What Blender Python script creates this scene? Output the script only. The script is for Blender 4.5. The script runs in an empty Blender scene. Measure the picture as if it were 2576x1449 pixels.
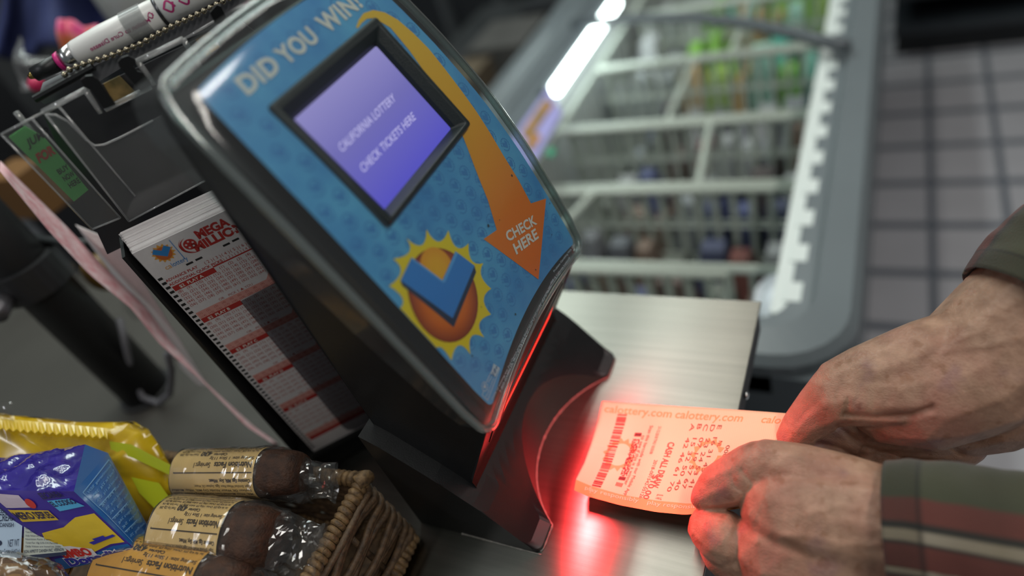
import bpy, bmesh, math, random
import numpy as np
from mathutils import Vector, Matrix, noise
from mathutils.geometry import tessellate_polygon

# ------------------------------------------------------------------ camera, world, lights
SC = bpy.context.scene
COL = SC.collection
W, H, F = 2576, 1449, 1680.0
M = np.array([[0.87708511, 0.04844627, -0.47788562],
              [0.37929906, -0.68027676, 0.6271808],
              [-0.29470991, -0.73135251, -0.61503624]])   # rows: world axes seen from the lens
CAM = np.array([0.0, 0.0, 0.43])
cd = bpy.data.cameras.new('camera')
cam = bpy.data.objects.new('camera', cd)
COL.objects.link(cam)
cd.sensor_width = 36.0
cd.lens = 36.0 * F / W
cd.clip_start, cd.clip_end = 0.01, 50
cd.dof.use_dof = True
cd.dof.focus_distance = 0.442
cd.dof.aperture_fstop = 2.0
cam.matrix_world = Matrix(((M[0][0], -M[0][1], -M[0][2], CAM[0]), (M[1][0], -M[1][1], -M[1][2], CAM[1]),
                           (M[2][0], -M[2][1], -M[2][2], CAM[2]), (0, 0, 0, 1)))
SC.camera = cam
SC.view_settings.view_transform = 'Standard'
SC.view_settings.look = 'None'
SC.view_settings.gamma = 1
SC.view_settings.use_curve_mapping = False
SC.view_settings.exposure = 0.12

wd = bpy.data.worlds.new('world')
SC.world = wd
wd.use_nodes = True
wd.node_tree.nodes['Background'].inputs[0].default_value = (0.62, 0.68, 0.70, 1)
wd.node_tree.nodes['Background'].inputs[1].default_value = 0.14


def area(name, loc, target, sx, sy, power, color):
    l = bpy.data.lights.new(name, 'AREA')
    l.shape, l.size, l.size_y, l.energy, l.color = 'RECTANGLE', sx, sy, power, color
    o = bpy.data.objects.new(name, l)
    COL.objects.link(o)
    o.location = loc
    d = Vector(target) - Vector(loc)
    q = d.to_track_quat('-Z', 'Y')
    o.rotation_euler = q.to_euler()
    return o


# two rows of ceiling fluorescents, running along the counter
l1 = area('ceiling_light', (-0.74, 1.2, 1.65), (-0.74, 1.2, 0), 0.07, 2.6, 11, (0.92, 1.0, 0.95))
l4 = area('ceiling_light', (-0.47, 1.2, 1.65), (-0.47, 1.2, 0), 0.05, 2.6, 6, (1.0, 0.99, 0.90))
l5 = area('ceiling_light', (-1.28, 1.5, 1.65), (-1.28, 1.5, 0), 0.30, 2.2, 18, (0.86, 1.0, 0.95))
l2 = area('ceiling_light', (0.95, 0.3, 1.65), (0.95, 0.3, 0), 0.16, 2.6, 20, (1.0, 0.96, 0.90))
l3 = area('ceiling_light', (-1.5, -1.7, 1.65), (-1.5, -1.7, 0), 0.16, 1.8, 12, (0.93, 0.95, 1.0))

# ------------------------------------------------------------------ measuring helpers


def ray(px):
    return M @ np.array([px[0] - W / 2, px[1] - H / 2, F])


def atz(px, z):
    d = ray(px)
    return CAM + d * ((z - CAM[2]) / d[2])


def atax(px, ax, v):
    d = ray(px)
    return CAM + d * ((v - CAM[ax]) / d[ax])


def atd(px, depth):
    return CAM + M @ (np.array([px[0] - W / 2, px[1] - H / 2, F]) * depth / F)


def atplane(px, P, n):
    d = ray(px)
    return CAM + d * (((P - CAM) @ n) / (d @ n))


def bez(a, v, b, n=6):
    a, v, b = map(np.array, (a, v, b))
    c = 2 * v - 0.5 * (a + b)
    return [tuple((1 - t) ** 2 * a + 2 * t * (1 - t) * c + t * t * b) for t in np.linspace(0, 1, n, endpoint=False)]


# ------------------------------------------------------------------ scene helpers


def rgb(h):
    h = h.lstrip('#')
    v = [int(h[i:i + 2], 16) / 255 for i in (0, 2, 4)]
    return tuple(x / 12.92 if x < 0.04045 else ((x + 0.055) / 1.055) ** 2.4 for x in v) + (1,)


MATS = {}


def mat(name, col, rough=0.5, metal=0.0, spec=0.5, var=0.0, vscale=40.0, bump=0.0, bscale=200.0, emit=None, estr=0.0,
        sss=0.0, coat=0.0, aniso=0.0, col2=None, stretch=None):
    if name in MATS:
        return MATS[name]
    m = bpy.data.materials.new(name)
    m.use_nodes = True
    nt = m.node_tree
    b = nt.nodes['Principled BSDF']
    c = rgb(col) if isinstance(col, str) else tuple(col) + (1,)
    b.inputs['Base Color'].default_value = c
    b.inputs['Roughness'].default_value = rough
    b.inputs['Metallic'].default_value = metal
    b.inputs['Specular IOR Level'].default_value = spec
    if coat:
        b.inputs['Coat Weight'].default_value = coat
        b.inputs['Coat Roughness'].default_value = 0.08
    if sss:
        b.inputs['Subsurface Weight'].default_value = sss
        b.inputs['Subsurface Radius'].default_value = (0.012, 0.004, 0.002)
        b.inputs['Subsurface Scale'].default_value = 0.4
    if aniso:
        b.inputs['Anisotropic'].default_value = aniso
    if emit:
        b.inputs['Emission Color'].default_value = rgb(emit) if isinstance(emit, str) else tuple(emit) + (1,)
        b.inputs['Emission Strength'].default_value = estr
    if var or bump:
        tc = nt.nodes.new('ShaderNodeTexCoord')
        mp = nt.nodes.new('ShaderNodeMapping')
        if stretch:
            mp.inputs['Scale'].default_value = stretch
        nt.links.new(tc.outputs['Object'], mp.inputs[0])
    if var:
        n = nt.nodes.new('ShaderNodeTexNoise')
        n.inputs['Scale'].default_value = vscale
        n.inputs['Detail'].default_value = 5
        nt.links.new(mp.outputs[0], n.inputs['Vector'])
        r = nt.nodes.new('ShaderNodeValToRGB')
        r.color_ramp.elements[0].position, r.color_ramp.elements[1].position = 0.3, 0.7
        k = 1 - var
        r.color_ramp.elements[0].color = rgb(col2) if col2 else (c[0] * k, c[1] * k, c[2] * k, 1)
        r.color_ramp.elements[1].color = c
        nt.links.new(n.outputs['Fac'], r.inputs[0])
        nt.links.new(r.outputs[0], b.inputs['Base Color'])
    if bump:
        n = nt.nodes.new('ShaderNodeTexNoise')
        n.inputs['Scale'].default_value = bscale
        n.inputs['Detail'].default_value = 4
        nt.links.new(mp.outputs[0], n.inputs['Vector'])
        bp = nt.nodes.new('ShaderNodeBump')
        bp.inputs['Strength'].default_value = bump
        bp.inputs['Distance'].default_value = 0.002
        nt.links.new(n.outputs['Fac'], bp.inputs['Height'])
        nt.links.new(bp.outputs[0], b.inputs['Normal'])
    MATS[name] = m
    return m


def clearmat(name, tint, edge, rough=0.03, gloss=1.0, bump=0.0, bscale=60.0, haze=0.0):
    """thin clear plastic: passes light with a tint (deeper at grazing angles), reflects by fresnel"""
    if name in MATS:
        return MATS[name]
    m = bpy.data.materials.new(name)
    m.use_nodes = True
    nt = m.node_tree
    nt.nodes.remove(nt.nodes['Principled BSDF'])
    out = nt.nodes['Material Output']
    tr = nt.nodes.new('ShaderNodeBsdfTransparent')
    gl = nt.nodes.new('ShaderNodeBsdfGlossy')
    gl.inputs['Roughness'].default_value = rough
    lw = nt.nodes.new('ShaderNodeLayerWeight')
    lw.inputs['Blend'].default_value = 0.5
    pw = nt.nodes.new('ShaderNodeMath')
    pw.operation = 'POWER'
    pw.inputs[1].default_value = 5.0
    nt.links.new(lw.outputs['Facing'], pw.inputs[0])
    fr = nt.nodes.new('ShaderNodeMath')
    fr.operation = 'MULTIPLY_ADD'
    fr.inputs[1].default_value, fr.inputs[2].default_value = 0.8, 0.045
    nt.links.new(pw.outputs[0], fr.inputs[0])
    cm = nt.nodes.new('ShaderNodeMix')
    cm.data_type = 'RGBA'
    cm.inputs[6].default_value = rgb(tint)
    cm.inputs[7].default_value = rgb(edge)
    sq = nt.nodes.new('ShaderNodeMath')
    sq.operation = 'POWER'
    sq.inputs[1].default_value = 2.0
    nt.links.new(lw.outputs['Facing'], sq.inputs[0])
    nt.links.new(sq.outputs[0], cm.inputs[0])
    nt.links.new(cm.outputs[2], tr.inputs['Color'])
    mu = nt.nodes.new('ShaderNodeMath')
    mu.operation = 'MULTIPLY'
    mu.inputs[1].default_value = gloss
    nt.links.new(fr.outputs[0], mu.inputs[0])
    mx = nt.nodes.new('ShaderNodeMixShader')
    nt.links.new(mu.outputs[0], mx.inputs[0])
    nt.links.new(tr.outputs[0], mx.inputs[1])
    nt.links.new(gl.outputs[0], mx.inputs[2])
    last = mx
    if haze:
        df = nt.nodes.new('ShaderNodeBsdfDiffuse')
        df.inputs['Color'].default_value = (0.75, 0.75, 0.75, 1)
        m2 = nt.nodes.new('ShaderNodeMixShader')
        m2.inputs[0].default_value = haze
        nt.links.new(mx.outputs[0], m2.inputs[1])
        nt.links.new(df.outputs[0], m2.inputs[2])
        last = m2
    nt.links.new(last.outputs[0], out.inputs['Surface'])
    if bump:
        tc = nt.nodes.new('ShaderNodeTexCoord')
        n = nt.nodes.new('ShaderNodeTexNoise')
        n.inputs['Scale'].default_value = bscale
        nt.links.new(tc.outputs['Object'], n.inputs['Vector'])
        bp = nt.nodes.new('ShaderNodeBump')
        bp.inputs['Strength'].default_value = bump
        bp.inputs['Distance'].default_value = 0.004
        nt.links.new(n.outputs['Fac'], bp.inputs['Height'])
        nt.links.new(bp.outputs[0], gl.inputs['Normal'])
        nt.links.new(bp.outputs[0], lw.inputs['Normal'])
    MATS[name] = m
    return m


def tag(o, label=None, cat=None, group=None, kind=None):
    if label:
        o['label'] = label
    if cat:
        o['category'] = cat
    if group:
        o['group'] = group
    if kind:
        o['kind'] = kind
    return o


def empty(name, loc, label, cat, group=None):
    o = bpy.data.objects.new(name, None)
    COL.objects.link(o)
    o.location = Vector([float(x) for x in loc])
    o.empty_display_size = 0.02
    return tag(o, label, cat, group)


def world_loc(o):
    v = Vector(o.location)
    if o.parent:
        v = world_loc(o.parent) + v
    return v


def mk(name, verts, faces, m, parent=None, smooth=False, uv=None):
    """one mesh object; coordinates given in the world, kept relative to the parent's origin"""
    me = bpy.data.meshes.new(name)
    off = world_loc(parent) if parent else Vector((0, 0, 0))
    me.from_pydata([tuple(Vector([float(c) for c in v]) - off) for v in verts], [], [tuple(f) for f in faces])
    if uv is not None:
        l = me.uv_layers.new(name='UVMap')
        for lp in me.loops:
            l.data[lp.index].uv = uv[lp.vertex_index]
    me.update()
    o = bpy.data.objects.new(name, me)
    COL.objects.link(o)
    if m:
        me.materials.append(m)
    if parent:
        o.parent = parent
    if smooth:
        me.polygons.foreach_set('use_smooth', [True] * len(me.polygons))
    return o


class MB:
    """collects shapes for one mesh"""

    def __init__(s):
        s.v, s.f = [], []

    def add(s, v, f):
        k = len(s.v)
        s.v += [tuple(map(float, x)) for x in v]
        s.f += [tuple(i + k for i in q) for q in f]
        return s

    def box(s, lo, hi):
        x0, y0, z0 = lo
        x1, y1, z1 = hi
        return s.add([(x0, y0, z0), (x1, y0, z0), (x1, y1, z0), (x0, y1, z0), (x0, y0, z1), (x1, y0, z1), (x1, y1, z1), (x0, y1, z1)],
                     [(0, 3, 2, 1), (4, 5, 6, 7), (0, 1, 5, 4), (1, 2, 6, 5), (2, 3, 7, 6), (3, 0, 4, 7)])

    def prism(s, poly, vec):
        """closed prism: a 3-D polygon pushed along vec"""
        n = len(poly)
        v = [tuple(p) for p in poly] + [tuple(np.array(p) + np.array(vec)) for p in poly]
        tri = tessellate_polygon([[Vector([float(c) for c in p]) for p in poly]])
        f = [tuple(t) for t in tri] + [tuple(i + n for i in reversed(t)) for t in tri]
        f += [(i, (i + 1) % n, (i + 1) % n + n, i + n) for i in range(n)]
        return s.add(v, f)

    def tube(s, pts, r, n=8, cap=True):
        pts = [np.array(p, float) for p in pts]
        rs = r if hasattr(r, '__len__') else [r] * len(pts)
        up = None
        v, f = [], []
        for i, p in enumerate(pts):
            t = pts[min(i + 1, len(pts) - 1)] - pts[max(i - 1, 0)]
            t = t / (np.linalg.norm(t) + 1e-12)
            if up is None:
                up = np.cross(t, [0, 0, 1.0])
                if np.linalg.norm(up) < 0.1:
                    up = np.cross(t, [1.0, 0, 0])
            up = up - t * (up @ t)
            up /= np.linalg.norm(up) + 1e-12
            w = np.cross(t, up)
            for k in range(n):
                a = 2 * math.pi * k / n
                v.append(p + rs[i] * (math.cos(a) * up + math.sin(a) * w))
        for i in range(len(pts) - 1):
            for k in range(n):
                f.append((i * n + k, i * n + (k + 1) % n, (i + 1) * n + (k + 1) % n, (i + 1) * n + k))
        if cap:
            f.append(tuple(reversed(range(n))))
            f.append(tuple(range((len(pts) - 1) * n, len(pts) * n)))
        return s.add(v, f)

    def ring(s, c, axis, R, r, n=14, k=7):
        axis = np.array(axis, float)
        axis /= np.linalg.norm(axis)
        a = np.cross(axis, [0.31, 0.2, 0.93])
        a /= np.linalg.norm(a)
        b = np.cross(axis, a)
        v, f = [], []
        for i in range(n):
            t = 2 * math.pi * i / n
            d = math.cos(t) * a + math.sin(t) * b
            for j in range(k):
                q = 2 * math.pi * j / k
                v.append(np.array(c) + d * (R + r * math.cos(q)) + axis * r * math.sin(q))
        for i in range(n):
            for j in range(k):
                f.append((i * k + j, ((i + 1) % n) * k + j, ((i + 1) % n) * k + (j + 1) % k, i * k + (j + 1) % k))
        return s.add(v, f)

    def ball(s, c, r, seg=10, rings=7, sc=(1, 1, 1)):
        v, f = [], []
        for i in range(rings + 1):
            t = math.pi * i / rings
            for j in range(seg):
                q = 2 * math.pi * j / seg
                v.append((c[0] + r * sc[0] * math.sin(t) * math.cos(q), c[1] + r * sc[1] * math.sin(t) * math.sin(q), c[2] + r * sc[2] * math.cos(t)))
        for i in range(rings):
            for j in range(seg):
                f.append((i * seg + j, (i + 1) * seg + j, (i + 1) * seg + (j + 1) % seg, i * seg + (j + 1) % seg))
        return s.add(v, f)

    def grid(s, fn, nu, nv, cu=False):
        v = [fn(i / nu, j / nv) for j in range(nv + 1) for i in range(nu + (0 if cu else 1))]
        w = nu if cu else nu + 1
        f = []
        for j in range(nv):
            for i in range(nu):
                f.append((j * w + i, j * w + (i + 1) % w, (j + 1) * w + (i + 1) % w, (j + 1) * w + i))
        return s.add(v, f)

    def build(s, name, m, parent=None, smooth=False, bevel=0, solid=0, sub=0):
        o = mk(name, s.v, s.f, m, parent, smooth)
        if solid:
            d = o.modifiers.new('solid', 'SOLIDIFY')
            d.thickness, d.offset = solid, 0
        if bevel:
            d = o.modifiers.new('bevel', 'BEVEL')
            d.width, d.segments, d.limit_method = bevel, 3, 'ANGLE'
            for p in o.data.polygons:
                p.use_smooth = True
            e = o.modifiers.new('wn', 'WEIGHTED_NORMAL')
        if sub:
            d = o.modifiers.new('sub', 'SUBSURF')
            d.levels = d.render_levels = sub
        return o


def flat_mesh(polys, maxlen=None):
    """2-D polygons -> (verts, faces), long edges cut so that the mesh can bend with a surface"""
    V, Fc = [], []
    for poly in polys:
        k = len(V)
        tri = tessellate_polygon([[Vector((p[0], p[1], 0)) for p in poly]])
        V += [(p[0], p[1]) for p in poly]
        Fc += [tuple(i + k for i in t) for t in tri]
    if maxlen:
        bm = bmesh.new()
        vs = [bm.verts.new((x, y, 0)) for x, y in V]
        for t in Fc:
            try:
                bm.faces.new([vs[i] for i in t])
            except ValueError:
                pass
        for _ in range(7):
            es = [e for e in bm.edges if e.calc_length() > maxlen]
            if not es:
                break
            bmesh.ops.subdivide_edges(bm, edges=es, cuts=1)
            bmesh.ops.triangulate(bm, faces=bm.faces[:])
        bm.verts.index_update()
        V = [(v.co.x, v.co.y) for v in bm.verts]
        Fc = [tuple(v.index for v in f.verts) for f in bm.faces]
        bm.free()
    return V, Fc


TXT = {}


def text2d(s, bold=0.0, spacing=1.0, line=1.0, shear=0.0):
    """lettering as 2-D verts and faces; cap height about 0.73 at size 1, first baseline at y = 0"""
    key = (s, bold, spacing, line, shear)
    if key not in TXT:
        c = bpy.data.curves.new('lettering', 'FONT')
        c.body = s
        c.size = 1
        c.offset = bold
        c.space_character = spacing
        c.space_line = line
        c.shear = shear
        c.resolution_u = 3
        o = bpy.data.objects.new('lettering', c)
        me = bpy.data.meshes.new_from_object(o)
        TXT[key] = ([(v.co.x, v.co.y) for v in me.vertices], [tuple(p.vertices) for p in me.polygons])
        bpy.data.objects.remove(o)
        bpy.data.meshes.remove(me)
        bpy.data.curves.remove(c)
    return TXT[key]


def fit_text(s, bl, br, tl, **kw):
    """lettering fitted to a parallelogram: bottom left, bottom right, top left (2-D)"""
    v, f = text2d(s, **kw)
    x = [p[0] for p in v]
    y = [p[1] for p in v]
    x0, x1, y0, y1 = min(x), max(x), min(y), max(y)
    bl, br, tl = map(np.array, (bl, br, tl))
    return [tuple(bl + (br - bl) * (p[0] - x0) / (x1 - x0) + (tl - bl) * (p[1] - y0) / (y1 - y0)) for p in v], f


class Decal:
    """printed shapes laid on a surface given by a map from 2-D to the world"""

    def __init__(s, fn):
        s.fn, s.v, s.f = fn, [], []

    def polys(s, ps, maxlen=None):
        v, f = flat_mesh(ps, maxlen)
        return s.raw(v, f)

    def rect(s, x0, y0, x1, y1, maxlen=None):
        return s.polys([[(x0, y0), (x1, y0), (x1, y1), (x0, y1)]], maxlen)

    def raw(s, v, f):
        k = len(s.v)
        s.v += [tuple(s.fn(p)) for p in v]
        s.f += [tuple(i + k for i in q) for q in f]
        return s

    def text(s, t, x, y, size, rot=0.0, width=None, **kw):
        v, f = text2d(t, **kw)
        sx = size
        if width:
            xs = [p[0] for p in v]
            sx = width / (max(xs) - min(xs))
        c, q = math.cos(rot), math.sin(rot)
        return s.raw([(x + p[0] * sx * c - p[1] * size * q, y + p[0] * sx * q + p[1] * size * c) for p in v], f)

    def build(s, name, m, parent):
        return mk(name, s.v, s.f, m, parent)


rnd = random.Random(7)

# common materials
black = mat('black_plastic', '#17181a', 0.42, var=0.25, vscale=60, bump=0.06, bscale=900)
ink_black = mat('black_ink', '#1b1b1c', 0.6)
ink_red = mat('red_ink', '#b22a26', 0.6)
ink_pink = mat('pink_ink', '#d99a90', 0.6)
ink_blue = mat('blue_ink', '#2f7fc0', 0.5)
ink_white = mat('white_ink', '#e6e2d8', 0.5)
paper = mat('white_paper', '#dcd6d6', 0.75, var=0.06, vscale=300)

# ================================================================== the setting
def tile_mat():
    m = bpy.data.materials.new('floor_tiles')
    m.use_nodes = True
    nt = m.node_tree
    b = nt.nodes['Principled BSDF']
    tc = nt.nodes.new('ShaderNodeTexCoord')
    sp = nt.nodes.new('ShaderNodeSeparateXYZ')
    nt.links.new(tc.outputs['Object'], sp.inputs[0])
    outs = []
    for ax, step, off, wd_ in (('X', 0.171, 0.125, 0.018), ('Y', 0.198, 0.106, 0.030)):
        a = nt.nodes.new('ShaderNodeMath'); a.operation = 'SUBTRACT'; a.inputs[1].default_value = off - step * 0.5
        nt.links.new(sp.outputs[ax], a.inputs[0])
        d = nt.nodes.new('ShaderNodeMath'); d.operation = 'PINGPONG'; d.inputs[1].default_value = step * 0.5
        nt.links.new(a.outputs[0], d.inputs[0])
        g = nt.nodes.new('ShaderNodeMath'); g.operation = 'GREATER_THAN'; g.inputs[1].default_value = step * 0.5 - wd_ * 0.5
        nt.links.new(d.outputs[0], g.inputs[0])
        outs.append(g)
    mx = nt.nodes.new('ShaderNodeMath'); mx.operation = 'MAXIMUM'
    nt.links.new(outs[0].outputs[0], mx.inputs[0]); nt.links.new(outs[1].outputs[0], mx.inputs[1])
    n = nt.nodes.new('ShaderNodeTexNoise'); n.inputs['Scale'].default_value = 6
    nt.links.new(tc.outputs['Object'], n.inputs['Vector'])
    r = nt.nodes.new('ShaderNodeValToRGB')
    r.color_ramp.elements[0].color = rgb('#aeadb2'); r.color_ramp.elements[1].color = rgb('#c4c3c9')
    nt.links.new(n.outputs['Fac'], r.inputs[0])
    c = nt.nodes.new('ShaderNodeMix'); c.data_type = 'RGBA'
    nt.links.new(mx.outputs[0], c.inputs[0]); nt.links.new(r.outputs[0], c.inputs[6])
    c.inputs[7].default_value = rgb('#6e737c')
    nt.links.new(c.outputs[2], b.inputs['Base Color'])
    b.inputs['Roughness'].default_value = 0.45
    return m


ZF = -0.9
floor = mk('floor', [(-5, -2.5, ZF), (3, -2.5, ZF), (3, 6, ZF), (-5, 6, ZF)], [(0, 1, 2, 3)], tile_mat())
tag(floor, 'grey tiled shop floor with darker joints', 'floor', kind='structure')
wallm = mat('dark_wall', '#3a3c40', 0.8, var=0.3, vscale=3)
wb = MB().box((-5, 6, ZF), (3, 6.1, 2.2)).build('wall_back', wallm)
tag(wb, 'dark wall at the far end of the shop', 'wall', kind='structure')
wl = MB().box((-5.1, -2.5, ZF), (-5, 6, 2.2)).build('wall_left', wallm)
tag(wl, 'dark wall beyond the counter', 'wall', kind='structure')

# ------------------------------------------------------------------ counter
steel = mat('brushed_steel', '#83817a', 0.31, metal=1.0, var=0.14, vscale=7, bump=0.04, bscale=45, stretch=(1.0, 40.0, 1.0))
_tg = steel.node_tree.nodes.new('ShaderNodeCombineXYZ')      # brushed along x: highlights stretch along y
_tg.inputs[1].default_value = 1.0
steel.node_tree.links.new(_tg.outputs[0], steel.node_tree.nodes['Principled BSDF'].inputs['Tangent'])
steel.node_tree.nodes['Principled BSDF'].inputs['Anisotropic'].default_value = 0.85
counter = empty('counter', (-0.9, -0.4, ZF), 'shop counter with a brushed stainless steel top that the ticket checker stands on', 'counter')
greylam = mat('grey_laminate', '#4b4843', 0.6, var=0.22, vscale=5)
MB().box((-2.2, -1.2, ZF), (-0.12, 0.40, -0.035)).build('cabinet', mat('dark_cabinet', '#34363a', 0.6, var=0.2, vscale=4), counter)
MB().box((-2.3, -1.25, -0.034), (-0.46, 0.42, -0.0012)).build('laminate_worktop', greylam, counter)
MB().box((-0.46, -1.25, -0.0034), (-0.087, 0.439, 0.0)).build('steel_top', steel, counter, bevel=0.0006)
MB().box((-0.46, -1.25, -0.034), (-0.089, 0.437, -0.0036)).build('edge_trim', mat('rubber_black', '#0f0f10', 0.5), counter, bevel=0.002)
p = atax((1876, 978), 0, -0.086)
MB().ball((-0.0862, p[1], -0.014), 0.0036, 12, 8, (0.6, 1, 1)).build('screw', mat('chrome', '#d6d6d6', 0.15, metal=1), counter, smooth=True)

# ================================================================== ticket checker
PZ = [0.05, 0.130, 0.145, 0.171, 0.217, 0.260, 0.300, 0.329, 0.353, 0.40]
PX = [-0.1745, -0.1885, -0.1925, -0.1995, -0.2125, -0.2275, -0.2455, -0.2605, -0.2745, -0.303]
_zz = np.linspace(0.05, 0.40, 141)
_xx = np.interp(_zz, PZ, PX)
_k = np.exp(-0.5 * (np.arange(-12, 13) / 5.0) ** 2)
_k /= _k.sum()
_xs = np.convolve(np.pad(_xx, 12, mode='reflect', reflect_type='odd'), _k, 'valid')


def px_of(z):
    return float(np.interp(z, _zz, _xs))


def pnorm(z):
    d = (px_of(z + 0.004) - px_of(z - 0.004)) / 0.008
    n = np.array([1.0, 0, -d])
    return n / np.linalg.norm(n)


def panel(p, off=0.0):
    return np.array([px_of(p[1]), p[0], p[1]]) + pnorm(p[1]) * off


def onpanel(px):
    d = ray(px)
    a, b = 0.15, 0.80
    for _ in range(50):
        m_ = (a + b) / 2
        P = CAM + m_ * d
        if P[0] < px_of(P[2]):
            b = m_
        else:
            a = m_
    # the parameter runs along the ray scaled so that depth = m_ * F
    return (float(P[1]), float(P[2]))


def _fix_onpanel():
    global onpanel
    def f(px):
        d = ray(px) / F
        a, b = 0.2, 0.75
        for _ in range(50):
            m_ = (a + b) / 2
            P = CAM + m_ * d
            if P[0] < px_of(P[2]):
                b = m_
            else:
                a = m_
        return (float(P[1]), float(P[2]))
    onpanel = f


_fix_onpanel()
Y0 = 0.2675
mach = empty('ticket_checker', (-0.26, Y0, 0.0), 'black lottery ticket checker with a blue sun-emblem panel and a small screen', 'ticket checker')

# plinth: a wedge whose slope faces the customer, with a round notch cut out of its foot
SLX = [-0.300, -0.287, -0.253, -0.228, -0.203, -0.196]
SLZ = [0.112, 0.103, 0.071, 0.043, 0.006, 0.0035]


def slope(x):
    return float(np.interp(x, SLX, SLZ))


def front_x(y):
    r, cx, cy = 0.0889, -0.1413, 0.2665
    xf = -0.1965
    if abs(y - cy) < r:
        xf = min(xf, cx - math.sqrt(r * r - (y - cy) ** 2))
    e = min(y - 0.174, 0.361 - y)
    if e < 0.006:
        xf -= 0.006 - math.sqrt(max(0, 0.006 ** 2 - (0.006 - e) ** 2))
    return xf


mb = MB()
ys = sorted(set([0.174 + 0.0005 * i for i in range(13)] + [0.361 - 0.0005 * i for i in range(13)] + list(np.linspace(0.18, 0.355, 90))))
NS = 14
rows = []
for y in ys:
    xf = front_x(y)
    col = [(-0.300, y, 0.0)]
    for i in range(NS + 1):
        x = -0.300 + (xf + 0.300) * i / NS
        col.append((x, y, slope(x)))
    col.append((xf, y, 0.0003))
    rows.append(col)
n_ = len(rows[0])
v = [q for r in rows for q in r]
f = []
for j in range(len(rows) - 1):
    for i in range(n_ - 1):
        f.append((j * n_ + i, j * n_ + i + 1, (j + 1) * n_ + i + 1, (j + 1) * n_ + i))
    f.append((j * n_ + n_ - 1, j * n_, (j + 1) * n_, (j + 1) * n_ + n_ - 1))
f.append(tuple(range(n_)))
f.append(tuple(reversed(range((len(rows) - 1) * n_, len(rows) * n_))))
pl = mk('plinth', v, [tuple(reversed(q)) for q in f], black, mach)
# worn, chalky rim of clear sealant along the foot and along the notch
mb = MB()
pts = []
for y in np.linspace(0.176, 0.359, 160):
    pts.append((front_x(y) + 0.0004, y, 0.0004))
mb.tube(pts, [0.0006 + 0.0012 * max(0, noise.noise(Vector((q[1] * 260, 3, 1)))) for q in pts], 6)
pts = [(x, 0.1737, 0.0004) for x in np.linspace(-0.196, -0.262, 40)]
mb.tube(pts, [0.0005 + 0.0009 * max(0, noise.noise(Vector((q[0] * 200, 7, 1)))) for q in pts], 6)
mb.build('sealant_bead', mat('sealant', '#8d8983', 0.7, var=0.4, vscale=600), pl)

# body
prof = [(-0.295, 0.06), (-0.295, 0.338), (-0.292, 0.350), (-0.289, 0.354)]
for z in np.linspace(0.354, 0.134, 14):
    prof.append((px_of(z) - 0.010, z))
prof += [(-0.2005, 0.1245), (-0.2355, 0.0605), (-0.2365, 0.045)]
body = MB().prism([(x, 0.187, z) for x, z in prof], (0, 0.161, 0)).build('body', black, mach, bevel=0.003)
# scanner: a bar of red light behind the overhang, looking down at the notch
red = mat('scanner_light', '#ff1a14', 0.3, emit=(1.0, 0.05, 0.03), estr=1.0)
sl_a, sl_b = np.array([-0.2355, 0, 0.0605]), np.array([-0.2005, 0, 0.1245])
sl_t = (sl_b - sl_a) / np.linalg.norm(sl_b - sl_a)
sl_n = np.array([sl_t[2], 0, -sl_t[0]])


def under(y, t, h):
    q = sl_a + sl_t * t + sl_n * h
    return (q[0], y, q[2])


mb = MB()
mb.prism([under(0.205, 0.026, 0), under(0.330, 0.026, 0), under(0.330, 0.062, 0), under(0.205, 0.062, 0)], sl_n * 0.0008)
mb.build('scanner_frame', black, mach)
mk('scanner_window', [under(0.222, 0.040, 0.0012), under(0.222, 0.0545, 0.0012), under(0.312, 0.0545, 0.0012), under(0.312, 0.040, 0.0012)],
   [(0, 3, 2, 1)], red, mach)

sl_ = area('scanner_glow', under(0.258, 0.047, 0.003), (-0.150, 0.262, 0.0), 0.062, 0.010, 0.47, (1.0, 0.046, 0.052))
sl_.data.spread = math.radians(104)

# clear cover: outline in (y, z), pulled in over the lip, then running back
CW = [(0.130, 0.0885), (0.160, 0.0905), (0.217, 0.0925), (0.260, 0.0925), (0.300, 0.0905), (0.330, 0.0880), (0.356, 0.0845)]


def half_w(z):
    return float(np.interp(z, [c[0] for c in CW], [c[1] for c in CW]))


def outline(ins=0.0, rb=0.012, rt=0.013, top=None):
    """cover outline, counter-clockwise from the bottom middle; ins = inset"""
    pts = []
    zb, zt = 0.1295 + ins, 0.3625 - (ins if top is None else top)
    r1, r2 = max(rb - ins, 0.004), max(rt - ins, 0.004)
    w0 = half_w(zb) - ins
    for t in np.linspace(0, 1, 16):                         # bottom, arched upwards in the middle
        y = t * (w0 - r1)
        pts.append((y, zb + 0.011 * (1 - (y / w0) ** 2) ** 1.0))
    zc = pts[-1][1] + r1
    for a in np.linspace(-90, 0, 8)[1:]:
        pts.append((w0 - r1 + r1 * math.cos(math.radians(a)), zc + r1 * math.sin(math.radians(a))))
    for z in np.linspace(zc, zt - r2, 18)[1:]:
        pts.append((half_w(z) - ins, z))
    w1 = half_w(zt) - ins
    for a in np.linspace(0, 90, 8)[1:]:
        pts.append((w1 - r2 + r2 * math.cos(math.radians(a)), zt - r2 + r2 * math.sin(math.radians(a))))
    for t in np.linspace(1, 0, 16)[1:]:
        y = t * (w1 - r2)
        pts.append((y, zt + 0.004 * (1 - (y / (w1 - r2)) ** 2)))
    left = [(-y, z) for y, z in reversed(pts[1:-1])]
    return [(Y0 + y, z) for y, z in pts + left]


def depth_back(z):
    return float(np.interp(z, [0.13, 0.2, 0.27, 0.34, 0.36], [0.010, 0.020, 0.026, 0.031, 0.022]))


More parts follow.
